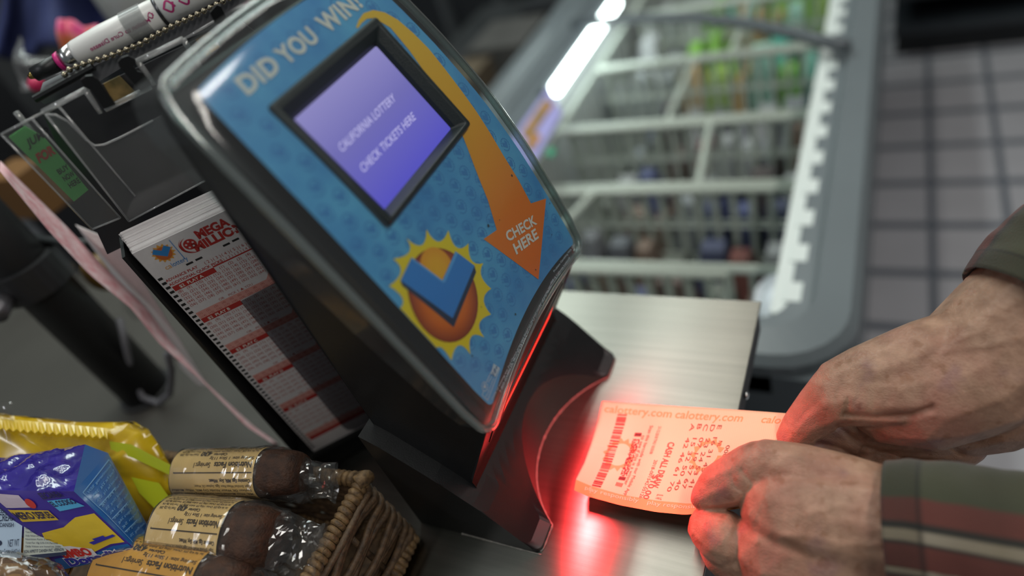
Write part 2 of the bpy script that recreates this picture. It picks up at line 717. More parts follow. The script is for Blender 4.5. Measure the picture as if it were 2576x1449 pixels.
R_ = 0.0095
clear = clearmat('clear_acrylic', '#f4fafa', '#8aa3a3', 0.09, gloss=1.4, haze=0.03)  # diffuse haze puts the reflection along the margin into the material
loops = []
o0 = outline(0)
for k in (1.0, 0.66, 0.33):
    loops.append([panel((y, z), 0.002 - R_) - np.array([1.0, 0, 0]) * (k * depth_back(z)) for y, z in o0])
R_ = 0.0095
for a in (0, 15, 30, 45, 60, 75, 90):
    ins = R_ * (1 - math.cos(math.radians(a)))
    loops.append([panel((y, z), 0.002 - R_ + R_ * math.sin(math.radians(a))) for y, z in outline(ins)])
oi = outline(R_)
cyc = Y0
for k in np.linspace(1, 0.04, 16)[1:]:
    loops.append([panel((cyc + (y - cyc) * k, 0.243 + (z - 0.243) * k), 0.002) for y, z in oi])
n_ = len(loops[0])
v = [q for l in loops for q in l]
f = []
for j in range(len(loops) - 1):
    for i in range(n_):
        f.append((j * n_ + i, j * n_ + (i + 1) % n_, (j + 1) * n_ + (i + 1) % n_, (j + 1) * n_ + i))
f.append(tuple(range((len(loops) - 1) * n_, len(loops) * n_)))
cover = mk('clear_cover', v, f, clear, mach, smooth=True)
cover['label'] = 'clear plastic cover over the front panel'
# the thick polished rim of the cover, its bright highlight put in as pale haze
mb = MB()
mb.tube(loops[4] + [loops[4][0]], 0.0026, 10, cap=False)
rimm = clearmat('clear_rim', '#d8ebe6', '#88a8a2', 0.10, gloss=4.0, haze=0.11)
mb.build('cover_rim', rimm, cover, smooth=True)

# front panel print
def logo_mat():
    m = bpy.data.materials.new('panel_blue')
    m.use_nodes = True
    nt = m.node_tree
    b = nt.nodes['Principled BSDF']
    b.inputs['Roughness'].default_value = 0.45
    tc = nt.nodes.new('ShaderNodeTexCoord')
    n = nt.nodes.new('ShaderNodeTexNoise'); n.inputs['Scale'].default_value = 28; n.inputs['Detail'].default_value = 3
    nt.links.new(tc.outputs['Object'], n.inputs['Vector'])
    r = nt.nodes.new('ShaderNodeValToRGB')
    r.color_ramp.elements[0].position, r.color_ramp.elements[1].position = 0.35, 0.7
    r.color_ramp.elements[0].color = rgb('#3f90cf'); r.color_ramp.elements[1].color = rgb('#5cb2e0')
    nt.links.new(n.outputs['Fac'], r.inputs[0])
    nt.links.new(r.outputs[0], b.inputs['Base Color'])
    return m


def cut_hole(o, y0, y1, z0, z1):
    """opens a rectangular hole (world y, z) in a sheet"""
    off = world_loc(o)
    bm = bmesh.new()
    bm.from_mesh(o.data)
    for ax, val in ((1, y0), (1, y1), (2, z0), (2, z1)):
        no, co = [0, 0, 0], [0, 0, 0]
        no[ax], co[ax] = 1, val - off[ax]
        g = [q for q in bm.faces if max((q.calc_center_median() + off)[0], -0.5) > -0.28]
        geom = list({e for q in g for e in q.edges}) + list({w for q in g for w in q.verts}) + g
        bmesh.ops.bisect_plane(bm, geom=geom, dist=1e-7, plane_co=co, plane_no=no)
    bad = [q for q in bm.faces if y0 < (q.calc_center_median() + off)[1] < y1 and z0 < (q.calc_center_median() + off)[2] < z1
           and (q.calc_center_median() + off)[0] > px_of((q.calc_center_median() + off)[2]) - 0.006]
    bmesh.ops.delete(bm, geom=bad, context='FACES')
    bm.to_mesh(o.data)
    bm.free()


go = outline(0.0135, rb=0.0145, rt=0.0175, top=0.0105)
loops = []
for k in np.linspace(1, 0.04, 20):
    loops.append([panel((cyc + (y - cyc) * k, 0.243 + (z - 0.243) * k), -0.0010) for y, z in go])
n_ = len(go)
v = [q for l in loops for q in l]
f = []
for j in range(len(loops) - 1):
    for i in range(n_):
        f.append((j * n_ + i, j * n_ + (i + 1) % n_, (j + 1) * n_ + (i + 1) % n_, (j + 1) * n_ + i))
f.append(tuple(range((len(loops) - 1) * n_, len(loops) * n_)))
fp = mk('front_panel', v, f, logo_mat(), mach, smooth=True)
fp['label'] = 'bright blue printed front panel'
cut_hole(fp, 0.2190, 0.3160, 0.2600, 0.3272)
cut_hole(cover, 0.2190, 0.3160, 0.2600, 0.3272)


def inpoly(p, poly):
    c = False
    for (x1, y1), (x2, y2) in zip(poly, poly[1:] + poly[:1]):
        if (y1 > p[1]) != (y2 > p[1]) and p[0] < (x2 - x1) * (p[1] - y1) / (y2 - y1) + x1:
            c = not c
    return c


def pdec(off):
    return Decal(lambda p: panel(p, -0.0010 + off))


def circ(c, r, n=40, r2=None):
    return [(c[0] + r * math.cos(2 * math.pi * i / n), c[1] + (r2 or r) * math.sin(2 * math.pi * i / n)) for i in range(n)]


# tiny sun marks all over the blue
d = pdec(0.00008)
shift = 0
for iz in range(22):
    for iy in range(13):
        c = (0.196 + iy * 0.0135 + (0.00675 if iz % 2 else 0), 0.137 + iz * 0.0104)
        if not inpoly((c[0], c[1]), go) or not inpoly((c[0] + 0.005 * (1 if c[0] > Y0 else -1), c[1] + 0.005 * (1 if c[1] > 0.24 else -1)), go):
            continue
        if 0.212 < c[0] < 0.323 and 0.252 < c[1] < 0.335:
            continue
        ro, ri = 0.0044, 0.0036
        for a0 in range(200, 520, 24):                     # broken ring round a check mark
            a1, a2 = math.radians(a0), math.radians(a0 + 18)
            d.polys([[(c[0] + ri * math.cos(a1), c[1] + ri * math.sin(a1)), (c[0] + ro * math.cos(a1), c[1] + ro * math.sin(a1)),
                      (c[0] + ro * math.cos(a2), c[1] + ro * math.sin(a2)), (c[0] + ri * math.cos(a2), c[1] + ri * math.sin(a2))]])
        d.polys([[(c[0] - 0.0030, c[1] + 0.0002), (c[0] - 0.0016, c[1] + 0.0026), (c[0] + 0.0004, c[1] + 0.0009), (c[0] + 0.0016, c[1] + 0.0024),
                  (c[0] + 0.0030, c[1] + 0.0004), (c[0] + 0.0006, c[1] - 0.0028)]])
d.build('small_sun_marks', mat('panel_deep_blue', '#3c88c8', 0.45), fp)


def P(l):
    return [onpanel(q) for q in l]


# curved arrow
arrow_px = [(897, 67.6), (904, 48), (916, 31), (940.5, 23), (969.5, 29), (1003, 48), (1042, 82), (1080.6, 121), (1119, 169), (1163, 227), (1201, 280),
            (1235, 333), (1269, 391), (1307.7, 454), (1338, 511), (1376, 498.6), (1357, 702.6), (1219, 600.5), (1252, 578), (1242, 544), (1229.7, 503),
            (1211, 457), (1196.6, 420), (1172, 355), (1153, 309), (1134, 270), (1105, 227), (1076, 188), (1032, 125.6), (984, 67.6), (943, 43), (925, 45), (912, 55), (903, 68)]


def arrow_mat():
    m = bpy.data.materials.new('arrow_print')
    m.use_nodes = True
    nt = m.node_tree
    b = nt.nodes['Principled BSDF']
    b.inputs['Roughness'].default_value = 0.45
    tc = nt.nodes.new('ShaderNodeTexCoord')
    sp = nt.nodes.new('ShaderNodeSeparateXYZ')
    nt.links.new(tc.outputs['Object'], sp.inputs[0])
    mr = nt.nodes.new('ShaderNodeMapRange')
    mr.inputs[1].default_value, mr.inputs[2].default_value = 0.14, 0.34
    nt.links.new(sp.outputs['Z'], mr.inputs[0])
    r = nt.nodes.new('ShaderNodeValToRGB')
    r.color_ramp.elements[0].color = rgb('#ea6a10'); r.color_ramp.elements[1].color = rgb('#f0c02e')
    e = r.color_ramp.elements.new(0.3); e.color = rgb('#ee7d12')
    e = r.color_ramp.elements.new(0.62); e.color = rgb('#f0ac1c')
    nt.links.new(mr.outputs[0], r.inputs[0])
    nt.links.new(r.outputs[0], b.inputs['Base Color'])
    return m


ar = pdec(0.00022).polys([P(arrow_px)], 0.006).build('curved_arrow', arrow_mat(), fp)
ar['label'] = 'yellow to orange curved arrow'

# lettering on the panel
d = pdec(0.00034)
for t, bl, br, tl in (('DID', (626, 239), (712, 172), (588, 198)), ('YOU', (724, 164), (808, 99), (685, 126)), ('WIN!', (828, 84), (917, 14), (789, 45))):
    v, f = fit_text(t, onpanel(bl), onpanel(br), onpanel(tl), bold=0.035, spacing=1.08)
    d.raw(v, f)
d.build('headline_lettering', ink_white, fp)
d = pdec(0.0005)
for t, bl, br, tl in (('CHECK', (1281, 609), (1353.5, 563), (1270.5, 584)), ('HERE', (1301, 640.5), (1357.5, 598), (1290.7, 614.6))):
    v, f = fit_text(t, onpanel(bl), onpanel(br), onpanel(tl), bold=0.03)
    d.raw(v, f)
d.build('arrow_lettering', ink_white, fp)


def r5(x, y):
    return (880 + x / 2.5875, 560 + y / 2.5875)


# sun emblem
tips = [(375, 100), (505, 42), (648, 48), (779, 133), (875, 263), (927, 429), (925, 597), (882, 747), (792, 857), (668, 897), (560, 838), (430, 700), (330, 560), (262, 410), (288, 234)]
vals = [(472, 145), (583, 122), (702, 160), (800, 245), (862, 345), (878, 500), (850, 655), (798, 740), (715, 798), (600, 812), (498, 765), (400, 630), (348, 490), (338, 318), (392, 190)]
poly = []
for i in range(len(tips)):
    a, vv, b = r5(*tips[i]), r5(*vals[i]), r5(*tips[(i + 1) % len(tips)])
    poly += bez(a, vv, b, 7)
sun_px = P(poly)
edge = outline(0.0137, rb=0.0145, rt=0.022)
sun_px = [(max(y, Y0 - (half_w(z) - 0.0137)), z) for y, z in sun_px]
sm = pdec(0.00022).polys([sun_px], 0.006).build('sun_emblem', mat('sun_yellow', '#f2d412', 0.45), fp)
sm['label'] = 'yellow sun with a blue check mark'
q = [onpanel(r5(*a)) for a in ((575, 168), (843, 490), (655, 768), (432, 625))]
A_ = np.array([[2 * a[0], 2 * a[1], 1] for a in q])
sol = np.linalg.lstsq(A_, np.array([a[0] ** 2 + a[1] ** 2 for a in q]), rcond=None)[0]
sc_, sr = (sol[0], sol[1]), math.sqrt(sol[2] + sol[0] ** 2 + sol[1] ** 2)


def disc_mat(name, c, r, stops):
    m = bpy.data.materials.new(name)
    m.use_nodes = True
    nt = m.node_tree
    b = nt.nodes['Principled BSDF']
    b.inputs['Roughness'].default_value = 0.45
    tc = nt.nodes.new('ShaderNodeTexCoord')
    vm = nt.nodes.new('ShaderNodeVectorMath'); vm.operation = 'DISTANCE'
    vm.inputs[1].default_value = c
    nt.links.new(tc.outputs['Object'], vm.inputs[0])
    mr = nt.nodes.new('ShaderNodeMapRange'); mr.inputs[2].default_value = r
    nt.links.new(vm.outputs['Value'], mr.inputs[0])
    rr = nt.nodes.new('ShaderNodeValToRGB')
    rr.color_ramp.elements[0].color, rr.color_ramp.elements[1].color = rgb(stops[0]), rgb(stops[-1])
    for k, h in enumerate(stops[1:-1]):
        e = rr.color_ramp.elements.new((k + 1) / (len(stops) - 1)); e.color = rgb(h)
    nt.links.new(mr.outputs[0], rr.inputs[0])
    nt.links.new(rr.outputs[0], b.inputs['Base Color'])
    return m


wc = panel((sc_[0], sc_[1] + 0.0))
rel = Vector([float(x) for x in wc]) - world_loc(mach)
pdec(0.0004).polys([circ(sc_, sr)], 0.006).build('sun_disc', disc_mat('sun_orange', tuple(rel), sr * 1.02, ['#f28a16', '#f08214', '#e06a10', '#8a2f0c']), fp)
c2 = onpanel(r5(575, 300))
w2 = panel(c2)
pdec(0.0005).polys([circ(c2, sr * 0.46)], 0.006).build('sun_highlight', disc_mat('sun_gold', tuple(Vector([float(x) for x in w2]) - world_loc(mach)), sr * 0.46, ['#f6b418', '#f5b01a', '#f2a018']), fp)
top = [(405, 225), (605, 375), (690, 185), (815, 280), (672, 622), (332, 375)]
dk = [[(332, 375), (672, 622), (680, 680), (345, 408)], [(672, 622), (815, 280), (826, 322), (680, 680)]]
pdec(0.0006).polys([P([r5(*a) for a in k]) for k in dk], 0.006).build('check_mark_side', mat('check_navy', '#15304f', 0.45), fp)
pdec(0.0007).polys([P([r5(*a) for a in top])], 0.006).build('check_mark', mat('check_blue', '#2f86d8', 0.4), fp)
pdec(0.0008).polys([P([r5(*a) for a in ((610, 372), (690, 186), (706, 198), (622, 388), (605, 390), (408, 243), (405, 226), (600, 372))])], 0.006).build('check_mark_edge', mat('check_pale', '#5aa9ea', 0.4), fp)

# small print and the responsibility badge
d = pdec(0.0005)


def r6(x, y):
    return (1150 + x * 330 / 1449, 700 + y * 330 / 1449)


for t, bl, br, tl in (('Odds of winning any 2nd Chance prize vary based on the total number of entries received.', r6(400, 1355), r6(1075, 20), r6(385, 1330)),
                      ('1-800-GAMBLER.', r6(490, 1258), r6(632, 935), r6(474, 1240)),
                      ('Must be 18 years or older to purchase, play or claim. ', r6(640, 925), r6(1052, 92), r6(624, 905)),
                      ('Problem Gambling Help Line', (1397, 686), (1449, 617), (1393, 681)),
                      ('\u00a92018 California Lottery\u00ae', (1389, 716), (1437, 650), (1385, 711))):
    v, f = fit_text(t, onpanel(bl), onpanel(br), onpanel(tl), bold=0.008)
    d.raw(v, f)
for t, bl, br, tl in (('Play', r6(362, 1160), r6(400, 1085), r6(350, 1140)), ('Responsibly', r6(335, 1322), r6(422, 1110), r6(322, 1300))):
    v, f = fit_text(t, onpanel(bl), onpanel(br), onpanel(tl), bold=0.01)
    d.raw(v, f)
d.polys([P([r6(382, 1050), r6(408, 940), r6(478, 990), r6(428, 1090)])])
for a, b in (((283, 1290), (345, 1345)), ((345, 1345), (478, 1000)), ((283, 1290), (302, 1240)), ((330, 1145), (395, 1010))):
    a_, b_ = np.array(onpanel(r6(*a))), np.array(onpanel(r6(*b)))
    t = (b_ - a_) / np.linalg.norm(b_ - a_)
    nn = np.array([-t[1], t[0]]) * 0.00022
    d.polys([[tuple(a_ + nn), tuple(b_ + nn), tuple(b_ - nn), tuple(a_ - nn)]])
cc = onpanel(r6(312, 1195))
for i in range(10):
    a1, a2 = 2 * math.pi * i / 10, 2 * math.pi * (i + 0.7) / 10
    d.polys([[(cc[0] + r_ * math.cos(a), cc[1] + r_ * math.sin(a)) for r_, a in ((0.0022, a1), (0.0028, a1), (0.0028, a2), (0.0022, a2))]])
d.polys([[(cc[0] - 0.0014, cc[1] + 0.0004), (cc[0] - 0.0006, cc[1] + 0.0014), (cc[0], cc[1] + 0.0004), (cc[0] + 0.0008, cc[1] + 0.0016), (cc[0] + 0.0016, cc[1] + 0.0006), (cc[0], cc[1] - 0.0016)]])
d.build('small_print', mat('pale_print', '#c3cfdb', 0.5), fp)
d = pdec(0.0006)
v, f = fit_text('18+', onpanel(r6(412, 1082)), onpanel(r6(460, 990)), onpanel(r6(392, 1040)), bold=0.02)
d.raw(v, f).build('age_mark', mat('panel_mid_blue', '#2a5d92', 0.5), fp)
# specks of dirt on the panel
d = pdec(0.0007)
for q_, r_ in (((1289, 441), 0.0006), ((1230, 567), 0.0008), ((1258, 553), 0.0003), ((1349, 678), 0.0004), ((1384, 511), 0.0004), ((1298, 790), 0.0006), ((1415, 663), 0.0004), ((1212, 772), 0.0003), ((1189, 895), 0.0005), ((1050, 870), 0.0003), ((1389, 590), 0.0003)):
    c = onpanel(q_)
    d.polys([circ(c, r_, 9, r_ * 1.3)])
d.build('dirt_specks', mat('speck', '#20303c', 0.8), fp)

# screen and its raised bezel
T_, B_ = np.array([-0.263, 0.330]), np.array([-0.2265, 0.2565])
ev = (B_ - T_) / np.linalg.norm(B_ - T_)                   # down the face, in (x, z)
LEN = float(np.linalg.norm(B_ - T_))
nv = np.array([-ev[1], ev[0]])
if nv[0] < 0:
    nv = -nv


def bz(y, s, h):
    q = T_ + ev * s + nv * h
    return (q[0], y, q[1])


ring = []
for (ox, ot, ob, h) in ((0, 0, 0, -0.003), (0, 0, 0, 0.0022), (0.0012, 0.0012, 0.0012, 0.0036), (0.004, 0.0045, 0.003, 0.0036), (0.0085, 0.0100, 0.0055, -0.001), (0.0102, 0.0122, 0.0070, -0.0040)):
    ya, yb, sa, sb = 0.2165 + ox, 0.3185 - ox, ot, LEN - ob
    r_ = max(0.0012, 0.0022 - ox)
    l = []
    for (cy, cs, a0) in ((ya + r_, sa + r_, 180), (yb - r_, sa + r_, 270), (yb - r_, sb - r_, 0), (ya + r_, sb - r_, 90)):
        for a in (0, 30, 60, 90):
            t = math.radians(a0 + a)
            l.append(bz(cy + r_ * math.cos(t), cs + r_ * math.sin(t), h))
    ring.append(l)
n_ = len(ring[0])
v = [q for l in ring for q in l]
f = [(j * n_ + i, j * n_ + (i + 1) % n_, (j + 1) * n_ + (i + 1) % n_, (j + 1) * n_ + i) for j in range(len(ring) - 1) for i in range(n_)]
bzl = mk('screen_bezel', v, f, mat('bezel_black', '#20292a', 0.38, bump=0.15, bscale=1500), mach)
bd = bzl.modifiers.new('bevel', 'BEVEL')
bd.width, bd.segments = 0.0006, 2


def screen_mat():
    m = bpy.data.materials.new('lcd_screen')
    m.use_nodes = True
    nt = m.node_tree
    b = nt.nodes['Principled BSDF']
    b.inputs['Base Color'].default_value = (0.02, 0.02, 0.03, 1)
    b.inputs['Roughness'].default_value = 0.22
    tc = nt.nodes.new('ShaderNodeTexCoord')
    sp = nt.nodes.new('ShaderNodeSeparateXYZ')
    nt.links.new(tc.outputs['Object'], sp.inputs[0])
    mr = nt.nodes.new('ShaderNodeMapRange')
    mr.inputs[1].default_value, mr.inputs[2].default_value = 0.262, 0.320
    nt.links.new(sp.outputs['Z'], mr.inputs[0])
    r = nt.nodes.new('ShaderNodeValToRGB')
    r.color_ramp.elements[0].color = rgb('#5350bf'); r.color_ramp.elements[1].color = rgb('#8f8bc4')
    e = r.color_ramp.elements.new(0.55); e.color = rgb('#6f6cb4')
    nt.links.new(mr.outputs[0], r.inputs[0])
    nt.links.new(r.outputs[0], b.inputs['Emission Color'])
    b.inputs['Emission Strength'].default_value = 0.85
    return m


scr = mk('screen', [bz(0.2255, 0.011, -0.0036), bz(0.3095, 0.011, -0.0036), bz(0.3095, LEN - 0.006, -0.0036), bz(0.2255, LEN - 0.006, -0.0036)],
         [(0, 3, 2, 1)], screen_mat(), mach)
n3 = np.array([nv[0], 0, nv[1]])
P3 = np.array(bz(0.22, 0.01, -0.0033))


def onscreen(px):
    q = atplane(px, P3, n3)
    return (q[1], (q[[0, 2]] - T_) @ ev)


d = Decal(lambda p: bz(p[0], p[1], -0.0033))
for t, bl, br, tl in (('CALIFORNIA LOTTERY', (861, 384), (997, 252), (848.7, 364)), ('CHECK TICKETS HERE', (915, 436), (1047, 299), (903, 416))):
    v, f = fit_text(t, onscreen(bl), onscreen(br), onscreen(tl), bold=0.006)
    d.raw(v, f)
d.build('screen_lettering', mat('screen_text', '#a9a7d8', 0.5, emit='#b4b0da', estr=0.55), scr)

# ================================================================== play slips and their holder
SA = np.array([-0.421, 0.202, 0.02])
_a, _l = math.radians(45), math.radians(-6)
SE = np.array([math.cos(_a), math.sin(_a), 0])
_back = np.array([-math.sin(_a), math.cos(_a), 0])
SU = np.array([0, 0, 1.0]) * math.cos(_l) + _back * math.sin(_l)
SN = np.cross(SE, SU)                                     # towards the viewer


def slip(p, off=0.0):
    return SA + SE * p[0] + SU * p[1] + SN * off


def sp(px, off=0.0):
    q = atplane(px, SA + SN * off, SN)
    return ((q - SA) @ SE, (q - SA) @ SU)


def spw(px, off=0.0):
    return slip(sp(px, off), off)


SW, SH, ST = 0.082, 0.2425, 0.0330


def slip_sheet(name, off, t, dx=0.0, dy=0.0, parent=None, m=paper):
    mb = MB()
    mb.prism([slip((dx, dy), off), slip((dx + SW, dy), off), slip((dx + SW, SH + dy), off), slip((dx, SH + dy), off)], SN * t)
    return mb.build(name, m, parent)


GRP = 'play slips behind the front slip'
for i in range(64):
    off = -ST + i * (ST - 0.0006) / 64
    o = slip_sheet('play_slip', off, 0.00042, dx=-0.0095 * (1 - i / 64) + rnd.uniform(-0.0007, 0.0007) * (1 + 1.5 * (i % 13 == 4)), dy=rnd.uniform(-0.0005, 0.0004))
    tag(o, 'white play slip in the thick stack, only its edges showing behind the front slip', 'play slip', GRP)
mm = 0.001
fs = empty('play_slip', slip((0, 0)), 'front play slip with a red game title and grids of red numbers', 'play slip')
slip_sheet('sheet', -0.0003, 0.0003, parent=fs)


def sdec(off=0.0001):
    return Decal(lambda p: slip((p[0] * mm, p[1] * mm), off))


d = sdec()
d.text('MEGA', 37.0, 232.3, 8.6, width=21.5, bold=0.05)
d.text('MILLIONS', 31.0, 224.9, 8.8, width=38, bold=0.05)
d.build('title_lettering', ink_red, fs)
d = sdec()
d.text('ADVANCE PLAY', 3.6, 213.8, 3.0, bold=0.02)
d.text('ADDITIONAL QUICK PICKS', 3.6, 210.2, 3.0, bold=0.02)
d.rect(33, 209.0, 80, 210.0)
d.build('heading_lettering', ink_red, fs)
plays = [(205.0, 'A'), (172.4, 'B'), (136.8, 'C'), (99.1, 'D'), (59.1, 'E')]
for b, c in plays:
    sdec().rect(4, b, 33, b + 4.2).build('play_bar', ink_red, fs)
sdec().rect(4.6, 15.0, 79, 19.2).build('foot_bar', ink_red, fs)
for b, c in plays:
    sdec(0.0002).text('$2  PLAY %s' % c, 8.0, b + 0.9, 3.4, bold=0.02).build('play_lettering', ink_white, fs)
for i, (b, c) in enumerate(plays):
    nb = plays[i + 1][0] if i < 4 else 19.2
    b1 = nb + (4.2 if i < 4 else 0)
    sdec(0.00012).polys([[(4, b1), (80, b1), (80, b1 + 10.6), (60, b1 + 10.6), (56, b1 + 6.2), (4, b1 + 6.2)]]).build('pink_band', ink_pink, fs)
# rows of numbers between small brackets
d = sdec(0.00015)
for k in range(8):
    d.text('( %d )' % (k + 2), 30.0 + k * 6.0, 213.8, 3.3)
for k in range(7):
    d.text('( %d )' % (k + 1), 37.0 + k * 6.0, 210.6, 2.9)
for i, (b, c) in enumerate(plays):
    nb = plays[i + 1][0] if i < 4 else 19.2
    lo = nb + (4.2 if i < 4 else 0)
    num = 1
    ny = 6
    hh = (b - lo - 11.0)
    for r_ in range(ny):
        y = b + 0.8 - r_ * (hh / 5.2)
        for k in range(12):
            x = 4.6 + k * 6.2
            if r_ == 0 and x < 34:
                continue
            if num <= 70:
                d.text('(%d)' % num, x, y, 3.1)
                num += 1
    d.text('OR    PICK 5 \u25b2 YOU', 22, lo + 6.9, 2.7)
    d.text('PICK 1', 63, lo + 7.4, 2.7)
    for r_ in range(2):
        for k in range(13):
            d.text('(%d)' % (r_ * 13 + k + 1), 5 + k * 5.7, lo + 3.5 - r_ * 2.9, 2.4)
d.build('number_grid', mat('fine_red', '#b4544c', 0.6), fs)
d = sdec()
for k in range(52):
    y = 217.0 - k * 4.15
    d.rect(0.5, y, 3.4, y + 2.0)
for x, y in ((20.5, 218.6), (27.0, 218.8), (46.5, 219.6), (53.0, 219.9)):
    d.rect(x, y, x + 4.6, y + 1.5)
d.build('timing_marks', ink_black, fs)
# game emblem: a ball with stars and a swoosh
d = sdec()
d.polys([circ((30.8, 231.6), 4.0, 26)])
for r0, r1, a0, a1, cx, cy in ((4.6, 6.2, 95, 265, 30.8, 231.4), (6.5, 7.4, 120, 290, 31.6, 231.6), (7.7, 8.2, 150, 300, 32.4, 231.9)):
    out = [(cx + r1 * math.cos(math.radians(a)), cy + r1 * 0.92 * math.sin(math.radians(a))) for a in np.linspace(a0, a1, 20)]
    inn = [(cx + (r0 + (r1 - r0) * abs(t - 0.5) * 1.9) * math.cos(math.radians(a)), cy + (r0 + (r1 - r0) * abs(t - 0.5) * 1.9) * 0.92 * math.sin(math.radians(a))) for t, a in zip(np.linspace(0, 1, 20), np.linspace(a0, a1, 20))]
    d.polys([out + inn[::-1]])
d.build('game_emblem', ink_red, fs)


def star(cx, cy, r, k=5, ri=0.42, ph=90):
    return [(cx + (r if i % 2 == 0 else r * ri) * math.cos(math.radians(ph + 180 / k * i)), cy + (r if i % 2 == 0 else r * ri) * math.sin(math.radians(ph + 180 / k * i))) for i in range(2 * k)]


d = sdec(0.0002)
for k in range(5):
    d.polys([star(30.8 + 2.3 * math.cos(k * 1.257 + 1.57), 231.6 + 2.3 * math.sin(k * 1.257 + 1.57), 1.0)])
d.polys([star(58.3, 228.1, 2.3)])
d.build('emblem_stars', paper, fs)
d = sdec()
d.polys([star(14.5, 233.8, 7.2, 14, 0.74)])
d.build('small_sun', mat('sun_gold_print', '#d9983a', 0.6), fs)
sdec(0.00016).polys([circ((14.5, 233.6), 4.9, 30)]).build('small_sun_disc', mat('sun_disc_print', '#c0622a', 0.6), fs)
d = sdec(0.0002)
d.polys([[(8.6, 236.2), (11.0, 239.2), (14.6, 236.0), (17.6, 238.8), (20.4, 235.6), (15.2, 230.6)]])
d.rect(22.2, 223.5, 22.7, 240.5)
d.text('lottery', 13.2, 222.2, 5.0, width=10.5)
d.build('blue_print', ink_blue, fs)
sdec(0.0002).text('ca', 8.8, 222.2, 5.0, width=4.0).build('gold_print', mat('sun_gold_print', '#d9983a', 0.6), fs)

# black slip holder with a clear retaining plate
hold = empty('slip_holder', (-0.39, 0.25, 0.0), 'black plastic play slip holder with clear bins on top, behind the ticket checker', 'slip holder')
mb = MB()
mb.prism([slip((-0.0025, -0.021), 0.006), slip((0.09, -0.021), 0.006), slip((0.09, 0.004), 0.006), slip((-0.0025, 0.004), 0.006)], -SN * 0.0015)
mb.prism([slip((-0.015, -0.021), 0.006), slip((0.09, -0.021), 0.006), slip((0.09, -0.0012), 0.006), slip((-0.015, -0.0012), 0.006)], -SN * 0.046)
mb.build('tray', black, hold, bevel=0.001)
mb = MB()
for x0 in (-0.0150, 0.0840):
    mb.prism([slip((x0, -0.018), 0.0035 if x0 > 0 else 0.001), slip((x0, -0.018), -0.04), slip((x0, 0.236), -0.04), slip((x0, 0.232), -0.020), slip((x0, 0.12), -0.012 if x0 < 0 else 0.003)], SE * 0.0022)
mb.build('side_wall', black, hold)
mb = MB()
mb.prism([slip((-0.0150, -0.018), -0.0395), slip((0.0862, -0.018), -0.0395), slip((0.0862, 0.236), -0.0395), slip((-0.0150, 0.236), -0.0395)], -SN * 0.002)
mb.build('back_plate', black, hold)
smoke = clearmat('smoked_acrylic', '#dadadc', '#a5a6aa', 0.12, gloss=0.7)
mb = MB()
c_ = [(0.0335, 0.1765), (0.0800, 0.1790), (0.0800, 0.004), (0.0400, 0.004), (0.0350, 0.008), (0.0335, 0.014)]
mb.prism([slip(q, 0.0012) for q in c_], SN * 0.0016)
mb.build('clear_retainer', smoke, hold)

# clear bins above the slips
acry = clearmat('bin_acrylic', '#f0f2f2', '#c3c8cc', 0.08, gloss=1.0, haze=0.06)  # haze stands in for foggy reflections on the bins
edgem = mat('bright_acrylic_edge', '#aeb4b8', 0.12, spec=0.8)


def plate_px(name, pxs, off, t, m, parent, edges=()):
    mb = MB()
    mb.prism([spw(q, off) for q in pxs], -SN * t)
    o = mb.build(name, m, parent)
    if edges:
        e = MB()
        for run in edges:
            e.tube([spw(q, off + 0.0004) for q in run], 0.0007, 6)
        e.build(name + '_rim', rim2, o, smooth=True)
    return o


rim2 = clearmat('acrylic_edge', '#ffffff', '#8b9298', 0.08, gloss=2.6, haze=0.22)
bins = hold
front = [(325, 557), (530, 447), (650, 380), (640, 165), (385, 303), (300, 347), (262, 364), (238, 366), (216, 352), (196, 330), (170, 305), (140, 289), (115, 288)]
plate_px('bin_front', front, -0.0365, 0.0018, acry, bins, [[(115, 288), (140, 289), (170, 305), (196, 330), (216, 352), (238, 366), (262, 364), (300, 347), (385, 303)], [(115, 288), (325, 557)], [(325, 557), (530, 447)], [(150, 270), (340, 493)]])
plate_px('bin_back', [(270, 640), (600, 480), (700, 120), (600, 50), (107, 284)], -0.062, 0.0016, mat('bin_liner', '#38383c', 0.35, spec=0.6, var=0.3, vscale=25), bins, [[(107, 284), (213, 226)], [(342, 158), (460, 99)], [(462, 99), (560, 40)]])
plate_px('pocket_front', [(3, 338), (78, 296), (303, 548), (232, 577)], -0.041, 0.0018, acry, bins, [[(3, 338), (232, 577)], [(78, 296), (303, 548)], [(232, 577), (303, 548)], [(3, 338), (110, 282)]])
# raised rails, hooks and slots on the bins
for i, run in enumerate(([(213, 224), (253, 284)], [(345, 152), (388, 212)], [(460, 98), (505, 168)], [(108, 282), (222, 222)], [(345, 155), (462, 98)], [(40, 282), (88, 340)], [(265, 276), (380, 218)])):
    MB().tube([spw(q, -0.049) for q in run], 0.0017, 8).build('bin_rail', rim2, bins, smooth=True)
for q in ([(203, 202), (215, 192), (232, 190), (245, 200), (290, 262), (262, 274), (228, 226), (212, 220)], [(296, 156), (305, 146), (322, 140), (340, 150), (342, 160), (335, 168), (345, 180), (358, 184), (380, 214), (352, 228), (300, 168)], [(528, 32), (545, 12), (556, 16), (568, 40), (560, 62), (540, 58)]):
    mb = MB()
    mb.prism([spw(a, -0.046) for a in q], -SN * 0.002)
    mb.build('hook', black, bins)
mb = MB()
mb.prism([spw(q, -0.059) for q in [(260, 210), (300, 190), (345, 235), (340, 245), (300, 262), (290, 262)]], SN * 0.0008)
g = tag(mb.build('gold_card', mat('gold_card', '#a88a55', 0.4, var=0.5, vscale=90, col2='#4a4a2e')), 'small gold and olive card tucked behind the hooks of the clear bin', 'card')
mb = MB()
mb.prism([spw(q, -0.059) for q in [(492, 100), (530, 78), (552, 118), (520, 140)]], SN * 0.0008)
